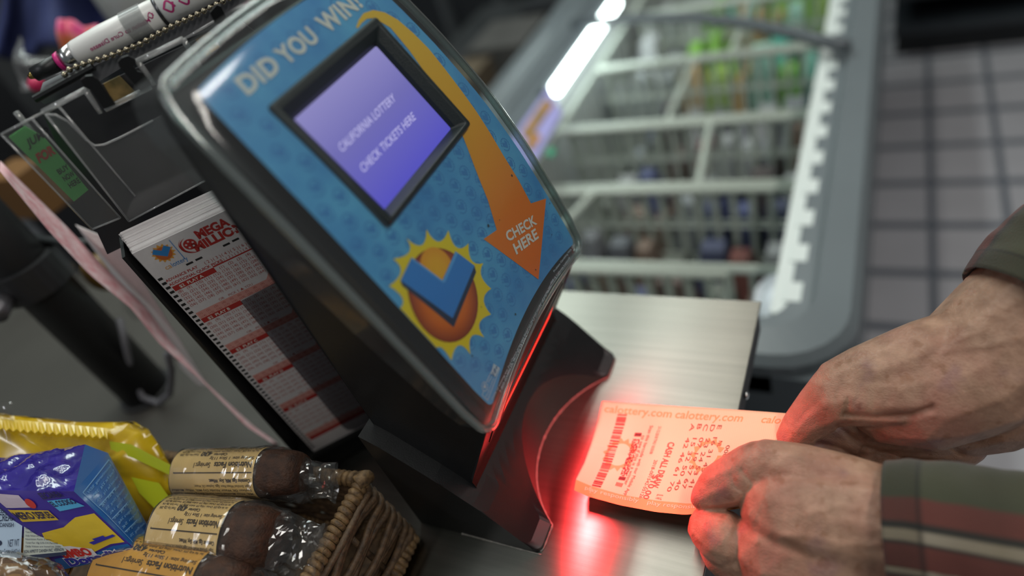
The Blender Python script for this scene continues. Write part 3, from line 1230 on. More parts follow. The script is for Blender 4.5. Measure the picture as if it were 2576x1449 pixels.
tag(mb.build('ornate_card', mat('ornate_card', '#b57a3a', 0.4, var=0.8, vscale=150, col2='#3c4a30')), 'orange and green patterned card in the far clear bin beside the checker', 'card')
gc = empty('green_card', spw((120, 420), -0.0465), 'green card with black and red lettering in the left clear pocket', 'card')
mb = MB()
mb.prism([spw(q, -0.0465) for q in [(22, 345), (62, 318), (110, 345), (222, 478), (186, 507)]], -SN * 0.0006)
mb.build('card_sheet', mat('green_paper', '#63c465', 0.6), gc)


def gdec(px2, o=-0.0461):
    return spw(px2, o)


d = Decal(lambda p: gdec(p))
v, f = fit_text('JUMP', (74, 378), (128, 344), (64, 352), bold=0.02)
d.raw(v, f)
for k in range(3):
    v, f = fit_text(('BUY', 'NOW', 'HERE')[k], (150 + k * 14, 440 + k * 17), (176 + k * 14, 424 + k * 17), (141 + k * 14, 428 + k * 17), bold=0.02)
    d.raw(v, f)
d.build('black_lettering', ink_black, gc)
d = Decal(lambda p: gdec(p))
v, f = fit_text('FOR', (100, 412), (142, 386), (88, 388), bold=0.05)
d.raw(v, f).build('red_lettering', mat('card_red', '#c8402c', 0.6), gc)

# ---------------------------------------------------------------- second, pink stack on the left
PD = 0.60


def dd(px, k):
    return atd(px, k)


pk = mat('pink_print', '#d9929a', 0.7, var=0.45, vscale=110, col2='#efd8da')
lp = [(0, 430), (120, 577), (225, 690), (330, 775), (400, 862), (505, 955), (620, 1072), (690, 1118)]
rp = [(0, 405), (165, 568), (240, 650), (365, 772), (437, 868), (515, 962), (640, 1075), (700, 1118)]
dep_ = [0.50, 0.52, 0.535, 0.55, 0.565, 0.58, 0.592, 0.60]
mb = MB()
L_ = [dd(a, k) for a, k in zip(lp, dep_)]
R_2 = [dd(a, k + 0.035) for a, k in zip(rp, dep_)]


def leaf(i, j):
    t = i * (len(L_) - 1)
    k = min(int(t), len(L_) - 2)
    t -= k
    a = L_[k] * (1 - t) + L_[k + 1] * t
    b = R_2[k] * (1 - t) + R_2[k + 1] * t
    return a * (1 - j) + b * j


mb.grid(leaf, 40, 4)
o = mb.build('pink_leaflet', pk, None, smooth=True, solid=0.0006)
tag(o, 'long pink and white printed leaflet curling down at the left of the slip holder', 'leaflet')
q2 = [(186, 566), (272, 600), (525, 968), (420, 862)]
for i in range(16):
    t = i / 16
    a = [np.array(x) for x in ((186 + 84 * t, 566 + 36 * t), (262 + 46 * t, 622 - 8 * t), (512 + 10 * t, 958 + 8 * t), (455 + 6 * t, 880 + 6 * t))]
    # each slip: a narrow sheet seen nearly edge on
    p0, p1 = atd((190 + 85 * t, 566 + 36 * t), 0.565 - 0.018 * t), atd((255 + 50 * t, 624 - 10 * t), 0.560 - 0.018 * t)
    p2, p3 = atd((500 + 25 * t, 970 + 2 * t), 0.655 - 0.018 * t), atd((455 + 60 * t, 925 + 40 * t), 0.660 - 0.018 * t)
    nn = np.cross(p1 - p0, p2 - p1)
    nn /= np.linalg.norm(nn)
    mb = MB()
    mb.prism([p0, p1, p2, p3], nn * 0.0006)
    o = mb.build('side_slip', paper if i < 15 else mat('grey_paper', '#b9b6b6', 0.7, var=0.08, vscale=300))
    tag(o, 'slip in the short stack between the pink leaflet and the number slips', 'play slip', 'slips in the side pocket')

# ---------------------------------------------------------------- pen with ball chain
A_, B_2 = spw((158, 152), -0.088), spw((640, -88), -0.088)
ax_ = (B_2 - A_) / np.linalg.norm(B_2 - A_)
pen = empty('pen', A_, 'fat white pen with pink ribbons and a pink ring lying along the clear bins', 'pen')
up_ = np.cross(ax_, SN); up_ /= np.linalg.norm(up_)


def penpt(s, a, r):
    return A_ + ax_ * s + r * (math.cos(a) * SN + math.sin(a) * up_)


LP = float(np.linalg.norm(B_2 - A_))
RP = 0.0088
white_pl = mat('white_plastic', '#e8e8e6', 0.3, spec=0.5)
MB().tube([A_ + ax_ * s for s in (0.0085, 0.011, 0.03, LP * 0.50)], [RP * 0.80, RP * 0.86, RP, RP], 24).build('barrel', white_pl, pen, smooth=True)
MB().tube([A_ + ax_ * s for s in (LP * 0.515, LP)], [RP, RP], 24).build('cap', white_pl, pen, smooth=True)
MB().tube([A_ + ax_ * s for s in (LP * 0.50, LP * 0.515)], RP * 1.02, 24).build('metal_band', mat('steel_band', '#55565a', 0.3, metal=0.9), pen, smooth=True)
MB().tube([A_ + ax_ * s for s in (0.0, 0.0085)], [RP * 0.66, RP * 0.8], 24).build('metal_collar', mat('chrome2', '#c9c9c9', 0.25, metal=1), pen, smooth=True)
MB().tube([A_ + ax_ * s for s in (-0.0028, 0.0)], [RP * 0.62, RP * 0.68], 24).build('pink_ring', mat('hot_pink', '#d92a86', 0.4), pen, smooth=True)
MB().tube([A_ + ax_ * s for s in (-0.019, -0.0028)], [RP * 0.5, RP * 0.56], 20).build('grip', black, pen, smooth=True)
MB().tube([A_ + ax_ * s for s in (-0.0225, -0.019)], [RP * 0.16, RP * 0.32], 12).build('tip', mat('brass', '#a08a50', 0.3, metal=1), pen, smooth=True)
magenta = mat('magenta_ink', '#b0266e', 0.5)
d = Decal(lambda p: penpt(p[0], -0.10 + p[1] / RP, RP * 1.01))
v, f = text2d('Mission to Cure Disease', bold=0.012)
xs = [q[0] for q in v]
k_ = 0.040 / (max(xs) - min(xs))
d.raw([(0.060 - q[0] * k_, 0.0012 - q[1] * 0.0036) for q in v], f)
d.build('barrel_lettering', magenta, pen)
d = Decal(lambda p: penpt(p[0], -0.30 + p[1] / RP, RP * 1.012))
def ribbon(s0, k=1.0):
    c = []
    for t in np.linspace(-1, 1, 25):                     # a looped awareness ribbon
        c.append((s0 + 0.0052 * k * (abs(t) ** 0.8) * 1.3 - 0.004 * k, 0.0034 * k * math.sin(t * 3.6)))
    out = []
    for i, q in enumerate(c):
        a, b = c[max(i - 1, 0)], c[min(i + 1, 24)]
        tx, ty = b[0] - a[0], b[1] - a[1]
        l = math.hypot(tx, ty) + 1e-9
        out.append((-ty / l * 0.0006 * k, tx / l * 0.0006 * k))
    for i in range(24):
        d.raw([(c[i][0] + out[i][0], c[i][1] + out[i][1]), (c[i + 1][0] + out[i + 1][0], c[i + 1][1] + out[i + 1][1]), (c[i + 1][0] - out[i + 1][0], c[i + 1][1] - out[i + 1][1]), (c[i][0] - out[i][0], c[i][1] - out[i][1])], [(0, 1, 2, 3)])
for s0 in (0.565, 0.645, 0.725, 0.805, 0.885):
    ribbon(LP * s0)
ribbon(LP * 0.47, 0.5)
d.build('pink_ribbons', magenta, pen)
MB().tube([A_ + ax_ * s for s in (LP * 0.335, LP * 0.44)], RP * 1.08, 24, cap=False).build('clear_tape', clearmat('tape', '#c9cccc', '#9a9ea2', 0.15, haze=0.25), pen, smooth=True)
ch = empty('ball_chain', spw((165, 185), -0.076), 'beaded metal pen chain lying along the white pen', 'chain')
cpx = [(163, 188), (176, 174), (214, 160), (262, 146), (310, 128), (352, 111), (398, 85), (440, 62), (478, 45), (520, 24), (560, 4), (600, -18)]
cp = [spw(q, -0.076) for q in cpx]
acc, last, mb = 0.0, cp[0], MB()
beads = [cp[0]]
for a, b in zip(cp[:-1], cp[1:]):
    L0 = np.linalg.norm(b - a)
    s = 0.0044 - acc
    while s < L0:
        beads.append(a + (b - a) * s / L0)
        s += 0.0044
    acc = L0 - (s - 0.0044)
bm_ = mat('bead_metal', '#a89f8a', 0.22, metal=1)
MB().tube(beads, 0.0005, 5).build('wire', bm_, ch)
mb = MB()
for q in beads:
    mb.ball(q, 0.0019, 12, 8)
mb.build('beads', bm_, ch, smooth=True)
shelf = MB()
shelf.prism([spw(q, -0.079) for q in [(112, 262), (95, 250), (100, 232), (250, 160), (560, 8), (700, -60), (720, 0), (560, 62), (340, 150), (200, 235)]], -SN * 0.016)
o = shelf.build('top_shelf', mat('grey_plastic', '#77787c', 0.45, var=0.12, vscale=60), hold, bevel=0.001)
mb = MB()
mb.tube([spw(q, -0.074) for q in [(88, 250), (130, 226), (235, 168)]], 0.0024, 8)
mb.build('black_clip', black, hold)

# ================================================================== chest freezer beyond the counter
ZR = -0.20
frz = empty('chest_freezer', (-0.4, 1.1, ZF), 'white chest freezer with wire baskets seen through its open top, beyond the steel counter', 'freezer')
fwhite = mat('freezer_white', '#c9cdcd', 0.45, var=0.06, vscale=5)
fgrey = mat('freezer_grey', '#6a7176', 0.4, var=0.1, vscale=4)
X0, X1, Y1, Y2 = -0.86, -0.015, 0.545, 2.45
xi0, xi1, yi0, yi1 = -0.70, -0.10, 0.63, 2.36
MB().box((X0, Y1, ZF + 0.04), (X1, Y2, ZF + 0.09)).build('base', fgrey, frz)
mb = MB()
for lo, hi in (((X0, Y1, ZF + 0.09), (xi0 - 0.01, Y2, ZR - 0.03)), ((xi1 + 0.01, Y1, ZF + 0.09), (X1, Y2, ZR - 0.03)), ((xi0 - 0.01, Y1, ZF + 0.09), (xi1 + 0.01, yi0 - 0.01, ZR - 0.03)), ((xi0 - 0.01, yi1 + 0.01, ZF + 0.09), (xi1 + 0.01, Y2, ZR - 0.03))):
    mb.box(lo, hi)
mb.build('outer_wall', fgrey, frz)
mb = MB()
zb = ZF + 0.10
mb.box((xi0 - 0.01, yi0 - 0.01, zb), (xi0, yi1 + 0.01, ZR - 0.03)).box((xi1, yi0 - 0.01, zb), (xi1 + 0.01, yi1 + 0.01, ZR - 0.03))
mb.box((xi0, yi0 - 0.01, zb), (xi1, yi0, ZR - 0.03)).box((xi0, yi1, zb), (xi1, yi1 + 0.01, ZR - 0.03)).box((xi0, yi0, zb), (xi1, yi1, zb + 0.01))
mb.build('liner', fwhite, frz)


def rim_loop(ins, z, r):
    pts = []
    x0, x1, y0, y1 = X0 + ins, X1 - ins, Y1 + ins, Y2 - ins
    for cx, cy, a0 in ((x1 - r, y1 - r, 0), (x0 + r, y1 - r, 90), (x0 + r, y0 + r, 180), (x1 - r, y0 + r, 270)):
        for a in range(0, 91, 15):
            pts.append((cx + r * math.cos(math.radians(a0 + a)), cy + r * math.sin(math.radians(a0 + a)), z))
    return pts


lps = [rim_loop(0, ZR - 0.06, 0.09), rim_loop(0, ZR - 0.012, 0.09), rim_loop(0.01, ZR, 0.08), rim_loop(0.05, ZR + 0.004, 0.06), rim_loop(0.055, ZR - 0.012, 0.055), rim_loop(0.082, ZR - 0.014, 0.04), rim_loop(0.086, ZR - 0.03, 0.03)]
n_ = len(lps[0])
mk('rim', [q for l in lps for q in l], [(j * n_ + i, j * n_ + (i + 1) % n_, (j + 1) * n_ + (i + 1) % n_, (j + 1) * n_ + i) for j in range(len(lps) - 1) for i in range(n_)], mat('rim_grey', '#72797d', 0.35, var=0.08, vscale=6), frz, smooth=False)
# notched rail along the right inside edge
mb = MB()
mb.box((-0.118, 0.64, ZR - 0.10), (-0.092, 2.3, ZR - 0.016))
y = 0.66
while y < 2.28:
    mb.box((-0.104, y, ZR - 0.035), (-0.076, y + 0.036, ZR - 0.013))
    y += 0.078
mb.build('notched_rail', mat('rail_white', '#dfe5e2', 0.4), frz)
# glazed lid frame bar and the lit tube at the left
pts = [atz(q, ZR + 0.02) for q in ((1440, 62), (1600, 46), (1750, 44), (1900, 62), (2030, 92), (2130, 118))]
MB().tube(pts, 0.013, 8).build('lid_bar', mat('lid_grey', '#565b60', 0.4), frz, smooth=True)
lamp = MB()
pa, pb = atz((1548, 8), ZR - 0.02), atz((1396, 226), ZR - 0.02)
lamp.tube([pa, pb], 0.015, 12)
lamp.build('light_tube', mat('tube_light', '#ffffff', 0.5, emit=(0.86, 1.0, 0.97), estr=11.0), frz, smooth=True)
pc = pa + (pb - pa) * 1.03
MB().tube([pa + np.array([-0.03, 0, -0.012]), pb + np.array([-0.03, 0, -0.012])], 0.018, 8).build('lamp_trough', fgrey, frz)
# price strip along the left edge
pd = [atz(q, ZR - 0.01) for q in ((1384, 222), (1415, 290), (1330, 440), (1270, 380))]
mb = MB()
mb.prism(pd, (0, 0, 0.006))
ps = mb.build('price_strip', mat('lilac_strip', '#a9a4dd', 0.4), frz)
mb = MB()
for q in ([(1372, 250), (1392, 262), (1330, 352), (1312, 338)], [(1345, 335), (1362, 345), (1338, 380), (1322, 370)]):
    mb.prism([atz(a, ZR - 0.003) for a in q], (0, 0, 0.003))
mb.build('price_tags', mat('tag_amber', '#c98a4a', 0.5, var=0.6, vscale=30, col2='#6a6a3a'), ps)
mb = MB().prism([atz(a, ZR - 0.003) for a in [(1384, 372), (1400, 380), (1388, 398), (1372, 390)]], (0, 0, 0.003))
mb.build('green_tag', mat('tag_green', '#3f9a78', 0.5), ps)

# wire baskets
wire = mat('white_wire', '#bcc4ba', 0.4)
BY = [0.655, 0.805, 1.035, 1.275, 1.575, 1.90, 2.25]
ords = ['nearest the counter', 'second from the counter', 'third from the counter', 'fourth from the counter', 'fifth from the counter, holding green packs', 'at the far end behind the grey bar']
pcols = ['#9a9ea2', '#6b6f76', '#4a4f68', '#7d6a5e', '#575050', '#a9abad', '#b9bcbe', '#6f5c56', '#535a80', '#8a8d92', '#86544e', '#6c7068']
gcols = ['#7cb04a', '#8fc75a', '#2f9a90', '#58b0a0', '#a7c860', '#d8a860', '#9fd0c0']
pm = [mat('pack_%s' % c[1:], c, 0.45, var=0.35, vscale=14) for c in pcols]
gm = [mat('pack_%s' % c[1:], c, 0.4, var=0.35, vscale=14) for c in gcols]
xa, xb = -0.672, -0.105
for bi in range(6):
    y0, y1 = BY[bi] + 0.008, BY[bi + 1] - 0.008
    zr, zb2 = -0.298, -0.56
    xb = -0.205 if bi == 0 else -0.105
    bk = empty('wire_basket', ((xa + xb) / 2, (y0 + y1) / 2, zb2), 'white wire basket in the chest freezer, %s' % ords[bi], 'basket', 'wire baskets in the chest freezer')
    mb = MB()
    c4 = [(xa, y0), (xb, y0), (xb, y1), (xa, y1), (xa, y0)]
    mb.tube([(x, y, zr) for x, y in c4], 0.0085, 6)
    mb.build('rim', wire, bk, smooth=True)
    mb = MB()
    for y in (y0, y1):
        k = int((xb - xa) / 0.032)
        for i in range(1, k):
            x = xa + (xb - xa) * i / k
            mb.tube([(x, y, zr), (x, y, zb2)], 0.0046, 5)
        for z in (zr - 0.085, zr - 0.17):
            mb.tube([(xa, y, z), (xb, y, z)], 0.003, 5)
    for x in (xa, xb):
        for i in range(1, 7):
            y = y0 + (y1 - y0) * i / 7
            mb.tube([(x, y, zr), (x, y, zb2)], 0.0026, 5)
    for i in range(12):
        x = xa + (xb - xa) * (i + 0.5) / 12
        mb.tube([(x, y0, zb2), (x, y1, zb2)], 0.0026, 5)
    mb.build('wires', wire, bk)
    # one slanted divider
    mb = MB()
    x = xa + (xb - xa) * (0.18, 0.30, 0.62, 0.45, 0.6, 0.5)[bi]
    sh = (-0.05, -0.06, 0.02, 0.0, 0.0, 0.02)[bi]
    mb.tube([(x + sh, y0, zr), (x, y1, zr)], 0.007, 6)
    for i in range(5):
        t = (i + 0.5) / 5
        mb.tube([(x + sh * (1 - t), y0 + (y1 - y0) * t, zr), (x + sh * (1 - t), y0 + (y1 - y0) * t, zb2)], 0.0022, 5)
    mb.build('divider', wire, bk)
    # packs standing in the basket
    ny = 2 if y1 - y0 > 0.15 else 1
    lab = ['frozen snack pack, silvery or blue, in the basket nearest the counter', 'frozen snack pack with brown, blue or grey wrapper in the second basket',
           'frozen snack pack, mostly grey and brown, in the third basket', 'frozen snack pack in a grey or dark wrapper in the fourth basket',
           'bright green or teal frozen pack in the fifth basket', 'pale teal or amber frozen pack behind the grey lid bar'][bi]
    for r_ in range(ny):
        x = xa + 0.012 + (0.13 if bi in (1, 2, 3) else 0.0)
        yy0 = y0 + 0.012 + (y1 - y0 - 0.02) * r_ / ny
        yy1 = y0 + 0.004 + (y1 - y0 - 0.02) * (r_ + 1) / ny
        while x < xb - 0.05:
            w = rnd.uniform(0.028, 0.055)
            h = rnd.uniform(0.12, 0.20) + (0.03 if bi >= 4 else 0)
            if bi >= 4 and x < xa + 0.17:
                m = pm[rnd.choice((0, 5, 6))]
            else:
                m = rnd.choice(gm) if bi >= 4 else rnd.choice(pm)
            lean = rnd.uniform(-0.008, 0.008)
            z0 = zb2 + 0.004
            a = [(x, yy0, z0), (x + w, yy0, z0), (x + w, yy1, z0), (x, yy1, z0)]
            mid = [(q[0] + (0.004 if k in (1, 2) else -0.002), q[1] + (0.002 if k > 1 else -0.002), z0 + h * 0.5) for k, q in enumerate(a)]
            b = [(q[0] + lean + (0.006 if k in (0, 3) else -0.006), (q[1] * 0.4 + (yy0 + yy1) / 2 * 0.6), z0 + h) for k, q in enumerate(a)]
            vv = a + mid + b
            ff = [(3, 2, 1, 0), (8, 9, 10, 11)] + [(i + 4 * l, (i + 1) % 4 + 4 * l, (i + 1) % 4 + 4 + 4 * l, i + 4 + 4 * l) for l in (0, 1) for i in range(4)]
            o = mk('frozen_pack', vv, ff, m)
            tag(o, lab, 'frozen food', 'frozen packs in basket %d' % (bi + 1))
            x += w + rnd.uniform(0.010, 0.022)
# white bag hanging at the near right corner of the freezer
mb = MB()


def bagfn(u, t):
    a = 2 * math.pi * u
    r = 0.030 + 0.012 * math.sin(math.pi * min(1, t * 1.1))
    k = 1 + 0.12 * noise.noise(Vector((math.cos(a) * 2, math.sin(a) * 2, t * 5)))
    zz = -0.262 - 0.16 * t
    return (-0.082 - 0.045 + r * k * math.cos(a) * 0.8, 0.72 + r * k * 1.5 * math.sin(a), zz)


mb.grid(bagfn, 28, 14, cu=True)
mb.f.append(tuple(range(28)))
o = mb.build('plastic_bag', mat('bag_white', '#eef2fa', 0.3, spec=0.6), None, smooth=True)
tag(o, 'bright white plastic bag at the near right corner of the freezer', 'bag')

# ------------------------------------------------------------------ dark racks and clutter behind
darkm = mat('rack_black', '#1c1f23', 0.5, var=0.3, vscale=8)
rk = empty('low_rack', (0.9, 3.2, ZF), 'low black metal rack standing on the tiles past the freezer', 'rack')
MB().box((0.02, 2.72, ZF), (2.4, 3.5, ZF + 0.09)).build('kick_plate', darkm, rk)
for k in range(4):
    MB().box((0.01, 2.66, ZF + 0.10 + 0.13 * k), (2.4, 3.5, ZF + 0.13 + 0.13 * k)).build('rack_shelf', mat('rack_grey', '#2c3136', 0.4), rk)
MB().box((0.06, 3.46, ZF), (2.4, 3.5, ZF + 1.3)).build('rack_back', darkm, rk)
dk = empty('display_cabinet', (-1.6, 2.4, ZF), 'tall dark display cabinet in the shadow behind the freezer', 'cabinet')
MB().box((-3.2, 2.75, ZF), (-0.98, 3.4, 0.6)).build('body', mat('cabinet_dark', '#24262a', 0.5, var=0.3, vscale=5), dk)
for k in range(7):
    x = -3.0 + 0.29 * k
    MB().box((x, 2.70, ZF + 0.2), (x + 0.03, 2.75, 0.5)).build('slat', mat('slat_grey', '#4b4d50', 0.5), dk)
sd = empty('side_bench', (-1.3, 1.6, ZF), 'grey bench of boxes along the left side of the freezer', 'bench')
MB().box((-1.55, 0.95, ZF), (-0.90, 2.6, -0.42)).build('bench_top', mat('bench_grey', '#3f4143', 0.6, var=0.5, vscale=6), sd)
for k in range(5):
    MB().box((-1.53 + 0.09 * k, 1.0 + 0.3 * k, -0.4195), (-1.31 + 0.09 * k, 1.24 + 0.3 * k, -0.33)).build('carton', mat('carton_%d' % (k % 3), ('#5a5856', '#2b2c30', '#6a5d4c')[k % 3], 0.6, var=0.3, vscale=12), sd)

# pole, cable and things standing on the laminate at the left
polem = mat('pole_black', '#1b1b1c', 0.45)
pb_ = atz((372, 985), 0.0)
pole = empty('pole', pb_, 'thick black pole with a clamp ring on the grey worktop at left', 'pole')
MB().tube([pb_ + np.array([0, 0, 0.0]), pb_ + np.array([0, 0, 0.40])], 0.026, 24).build('lower_tube', polem, pole, smooth=True)
zc = 0.165
MB().tube([pb_ + np.array([0, 0, 0.40]), pb_ + np.array([0, 0, 0.75])], 0.020, 24).build('upper_tube', polem, pole, smooth=True)
mb = MB()
mb.tube([pb_ + np.array([0, 0, zc]), pb_ + np.array([0, 0, zc + 0.03])], 0.034, 24)
mb.build('clamp_ring', mat('clamp_dark', '#2b2b2d', 0.4), pole, smooth=False)
MB().tube([pb_ + np.array([0.0, -0.030, zc + 0.012]), pb_ + np.array([0.02, -0.052, zc + 0.012])], 0.009, 10).build('clamp_bolt', mat('bolt_grey', '#77757a', 0.35, metal=0.7), pole, smooth=True)
MB().tube([pb_, pb_ + np.array([0, 0, 0.004])], 0.031, 28).build('base_flange', mat('flange_grey', '#3c3c3d', 0.5), pole)
cb = [atz(q, z) for q, z in (((300, 800), 0.10), ((318, 880), 0.07), ((330, 940), 0.04), ((360, 1000), 0.012), ((400, 1014), 0.004), ((428, 990), 0.02), ((432, 930), 0.06), ((420, 890), 0.09))]
o = MB().tube(cb, 0.0035, 8).build('cable', mat('cable_grey', '#66656a', 0.5), None, smooth=True)
tag(o, 'thin grey cable looping down beside the thick black pole', 'cable')
cb = [atz(q, z) for q, z in (((-20, 575), 0.20), ((60, 595), 0.20), ((130, 606), 0.20), ((220, 612), 0.20))]
o = MB().tube(cb, 0.004, 8).build('cable', mat('cable_dark', '#2a2d2f', 0.5), None, smooth=True)
tag(o, 'dark straight cable crossing above the clamp of the black pole', 'cable')
# small wrapped sweet hanging near the pole
c_ = atd((285, 705), 0.70)
sw = empty('wrapped_sweet', c_, 'amber sweet in a twist of clear film beside the pole', 'sweet')
MB().ball(c_ + np.array([-0.01, 0, 0.01]), 0.020, 14, 10, (1, 0.8, 1.1)).build('sweet', mat('amber', '#8a6a35', 0.4, var=0.4, vscale=60), sw, smooth=True)
film = clearmat('film', '#f2f2f2', '#b6babd', 0.08, gloss=1.3, bump=0.5, bscale=90)
mb = MB()


def sheet_noise(p, k, s, seed):
    n1 = noise.noise(Vector((p[0] * s + seed, p[1] * s, p[2] * s)))
    n2 = noise.noise(Vector((p[0] * s, p[1] * s + seed, p[2] * s + 7)))
    n3 = noise.noise(Vector((p[0] * s + 3, p[1] * s, p[2] * s + seed)))
    return np.array(p) + k * np.array([n1, n2, n3])


mb.grid(lambda u, t: sheet_noise(c_ + np.array([(u - 0.5) * 0.05 * (0.3 + t), 0, -0.012 - 0.05 * t]), 0.008, 60, 3), 12, 10)
mb.build('film_twist', film, sw, smooth=True)

# blurred things beyond the bins, top left
c_ = atd((190, 20), 1.15)
mb = MB()
mb.grid(lambda u, t: sheet_noise(atd((-30 + 350 * u, -160 + 290 * t), 1.15 + 0.05 * math.sin(u * 9)), 0.03, 9, 5), 30, 24)
o = mb.build('navy_cloth', mat('navy_cloth', '#1d2658', 0.8, var=0.4, vscale=8), None, smooth=True, solid=0.01)
tag(o, 'dark navy blue cloth hanging beyond the clear bins', 'cloth')
mb = MB()
mb.grid(lambda u, t: sheet_noise(atd((140 + 100 * u + 14 * t, 55 + 120 * t), 0.80 + 0.012 * math.sin(u * 5)), 0.012, 30, 9), 14, 14)
o = mb.build('sweet_wrapper', mat('pink_wrapper', '#d8308a', 0.35, var=1.0, vscale=26, col2='#c99a1e'), None, smooth=True, solid=0.004)
tag(o, 'pink and yellow sweet wrapper sticking up behind the pen', 'wrapper')
mb = MB()
mb.grid(lambda u, t: sheet_noise(atd((35 + 150 * u, 105 + 30 * math.sin(u * 3) + 110 * t * (1 - 0.4 * u)), 0.76), 0.018, 26, 4), 22, 16)
o = mb.build('clear_film', clearmat('film_hazy', '#e9e6ea', '#a9a9b0', 0.1, gloss=1.5, bump=0.5, bscale=40, haze=0.14), None, smooth=True)
tag(o, 'crumpled clear film twist left of the white pen', 'film')
MB().ball(atd((92, 212), 0.70), 0.008, 14, 10).build('pink_dot', mat('hot_red', '#c8285a', 0.4), o, smooth=True)  # blurred pink dot near the pen, parented to the film
c_ = atd((320, 8), 0.95)
o = MB().tube([c_ + np.array([0, 0, -0.05]), c_ + np.array([0, 0, -0.02]), c_ + np.array([0, 0, 0.06])], [0.030, 0.036, 0.036], 20).build('glass_jar', clearmat('jar_glass', '#d9dcd6', '#8f938c', 0.06, gloss=2.0, haze=0.3), None, smooth=True)
tag(o, 'blurred pale glass jar beyond the pen', 'jar')
mb = MB()
c_ = atd((60, 452), 0.98)
mb.box(c_ - np.array([0.05, 0.03, 0.05]), c_ + np.array([0.04, 0.03, 0.02]))
o = mb.build('carton', mat('carton_tan', '#7a5428', 0.7, var=0.2, vscale=10), None, bevel=0.002)
tag(o, 'tan cardboard carton standing low behind the green card', 'carton')
mb = MB()
c_ = atd((25, 150), 1.5)
mb.box(c_ - np.array([0.3, 0.1, 0.9]), c_ + np.array([0.12, 0.1, 0.25]))
o = mb.build('back_cabinet', mat('backcab', '#2a2a2d', 0.6, var=0.3, vscale=4), None, bevel=0.004)
tag(o, 'dark cabinet deep in the shadow at far left', 'cabinet')

# ================================================================== wicker basket of wrapped snacks
wick = mat('wicker', '#8a6d48', 0.6, var=0.45, vscale=260, bump=0.3, bscale=700, col2='#4a3826')
wick2 = mat('wicker_dark', '#6a523a', 0.6, var=0.4, vscale=200, bump=0.3, bscale=700, col2='#3a2c20')
RZ = 0.074
bx1, by1 = -0.3085, 0.1625                                # rim corner nearest the checker
basket = empty('wicker_basket', (-0.45, 0.03, 0.0), 'small rectangular wicker basket with a coiled rim, heaped with wrapped snacks', 'basket')


def coil(path, R, r, step, name, parent, mtl, tilt=0.35):
    mb = MB()
    pts = [np.array(q, float) for q in path]
    acc = 0
    for a, b in zip(pts[:-1], pts[1:]):
        L0 = np.linalg.norm(b - a)
        t = (b - a) / L0
        s = acc
        while s < L0:
            c = a + t * s + np.array([rnd.uniform(-1, 1), rnd.uniform(-1, 1), rnd.uniform(-1, 1)]) * 0.00015
            ax = t + tilt * np.cross(t, [0, 0, 1.0]) * 0.4 + np.array([rnd.uniform(-1, 1), rnd.uniform(-1, 1), rnd.uniform(-1, 1)]) * 0.06
            mb.ring(c, ax, R, r * rnd.uniform(0.92, 1.08), 14, 7)
            s += step
        acc = s - L0
    return mb.build(name, mtl, parent, smooth=True)


bx0, by0 = -0.66, -0.13
_fc = atz((170, 1124), RZ)                                 # the far side runs a little askew
bx0, fy0 = float(_fc[0]), float(_fc[1])
coil([(bx0, fy0, RZ), (bx1, by1, RZ)], 0.0034, 0.0026, 0.0047, 'rim_coil', basket, wick)
coil([(bx1, by1 - 0.002, RZ), (bx1 + 0.016, by0, RZ + 0.006)], 0.0036, 0.0026, 0.0047, 'rim_coil', basket, wick)
coil([(bx1 + 0.012, by1 - 0.004, 0.0075), (bx1 + 0.030, by0, 0.0075)], 0.0042, 0.0027, 0.0049, 'foot_coil', basket, wick)
coil([(bx0, fy0 - 0.002, 0.0075), (bx1 + 0.012, by1 - 0.004, 0.0075)], 0.0042, 0.0027, 0.0049, 'foot_coil', basket, wick)
MB().tube([(bx1 - 0.004, by1 - 0.001, RZ + 0.001), (bx1 + 0.004, by1 + 0.001, RZ + 0.0035), (bx1 + 0.001, by1 - 0.006, RZ + 0.0055)], 0.0055, 10).build('corner_peg', wick, basket, smooth=True)
# horizontal strands wrapped round the corner, weaving over upright stakes
for k in range(8):
    t = (k + 0.6) / 8.4
    z = RZ * (1 - t) + 0.008 * t
    path = []
    xx = bx1 + 0.004 + 0.012 * t
    for i in range(14):
        s = i / 13
        path.append((bx0 + (xx - 0.006 - bx0) * s, fy0 + (by1 - fy0) * s - 0.001 + 0.0025 * math.sin(s * 34 + k * math.pi), z + 0.001 * math.sin(i * 1.3 + k)))
    for a in (20, 50, 80):
        path.append((xx - 0.006 + 0.007 * math.sin(math.radians(a)), by1 - 0.008 + 0.008 * math.cos(math.radians(a)), z))
    for i in range(1, 26):
        s = i / 25
        path.append((xx + 0.016 * s + 0.0030 * math.sin(s * 17 + (k % 2) * math.pi), by1 - 0.010 + (by0 - by1 + 0.01) * s, z + 0.0022 * math.sin(s * 17 + k * 0.8) - 0.004 * s))
    for dz in ((-0.0019, 0.0019) if k % 3 else (0,)):
        MB().tube([(p[0] + dz * 0.3, p[1], p[2] + dz) for p in path], 0.0026, 7).build('strand', wick2, basket, smooth=True)
for s in (0.12, 0.3, 0.48, 0.66, 0.84):
    y = by1 + (by0 - by1) * s
    MB().tube([(bx1 + 0.016 * s, y, RZ), (bx1 + 0.012 + 0.016 * s, y, 0.01)], 0.0024, 6).build('stake', wick2, basket, smooth=True)
mb = MB()
mb.prism([(bx0, by0, 0.012), (bx1 + 0.008, by0, 0.012), (bx1 + 0.006, by1 - 0.008, 0.012), (bx0, fy0 - 0.008, 0.012)], (0, 0, 0.004))
mb.build('woven_bottom', wick2, basket)
mb = MB()
mb.prism([(bx0, by0, 0.010), (bx0 + 0.004, by0, 0.010), (bx0 + 0.004, fy0, 0.010), (bx0, fy0, 0.010)], (0, 0, 0.06))
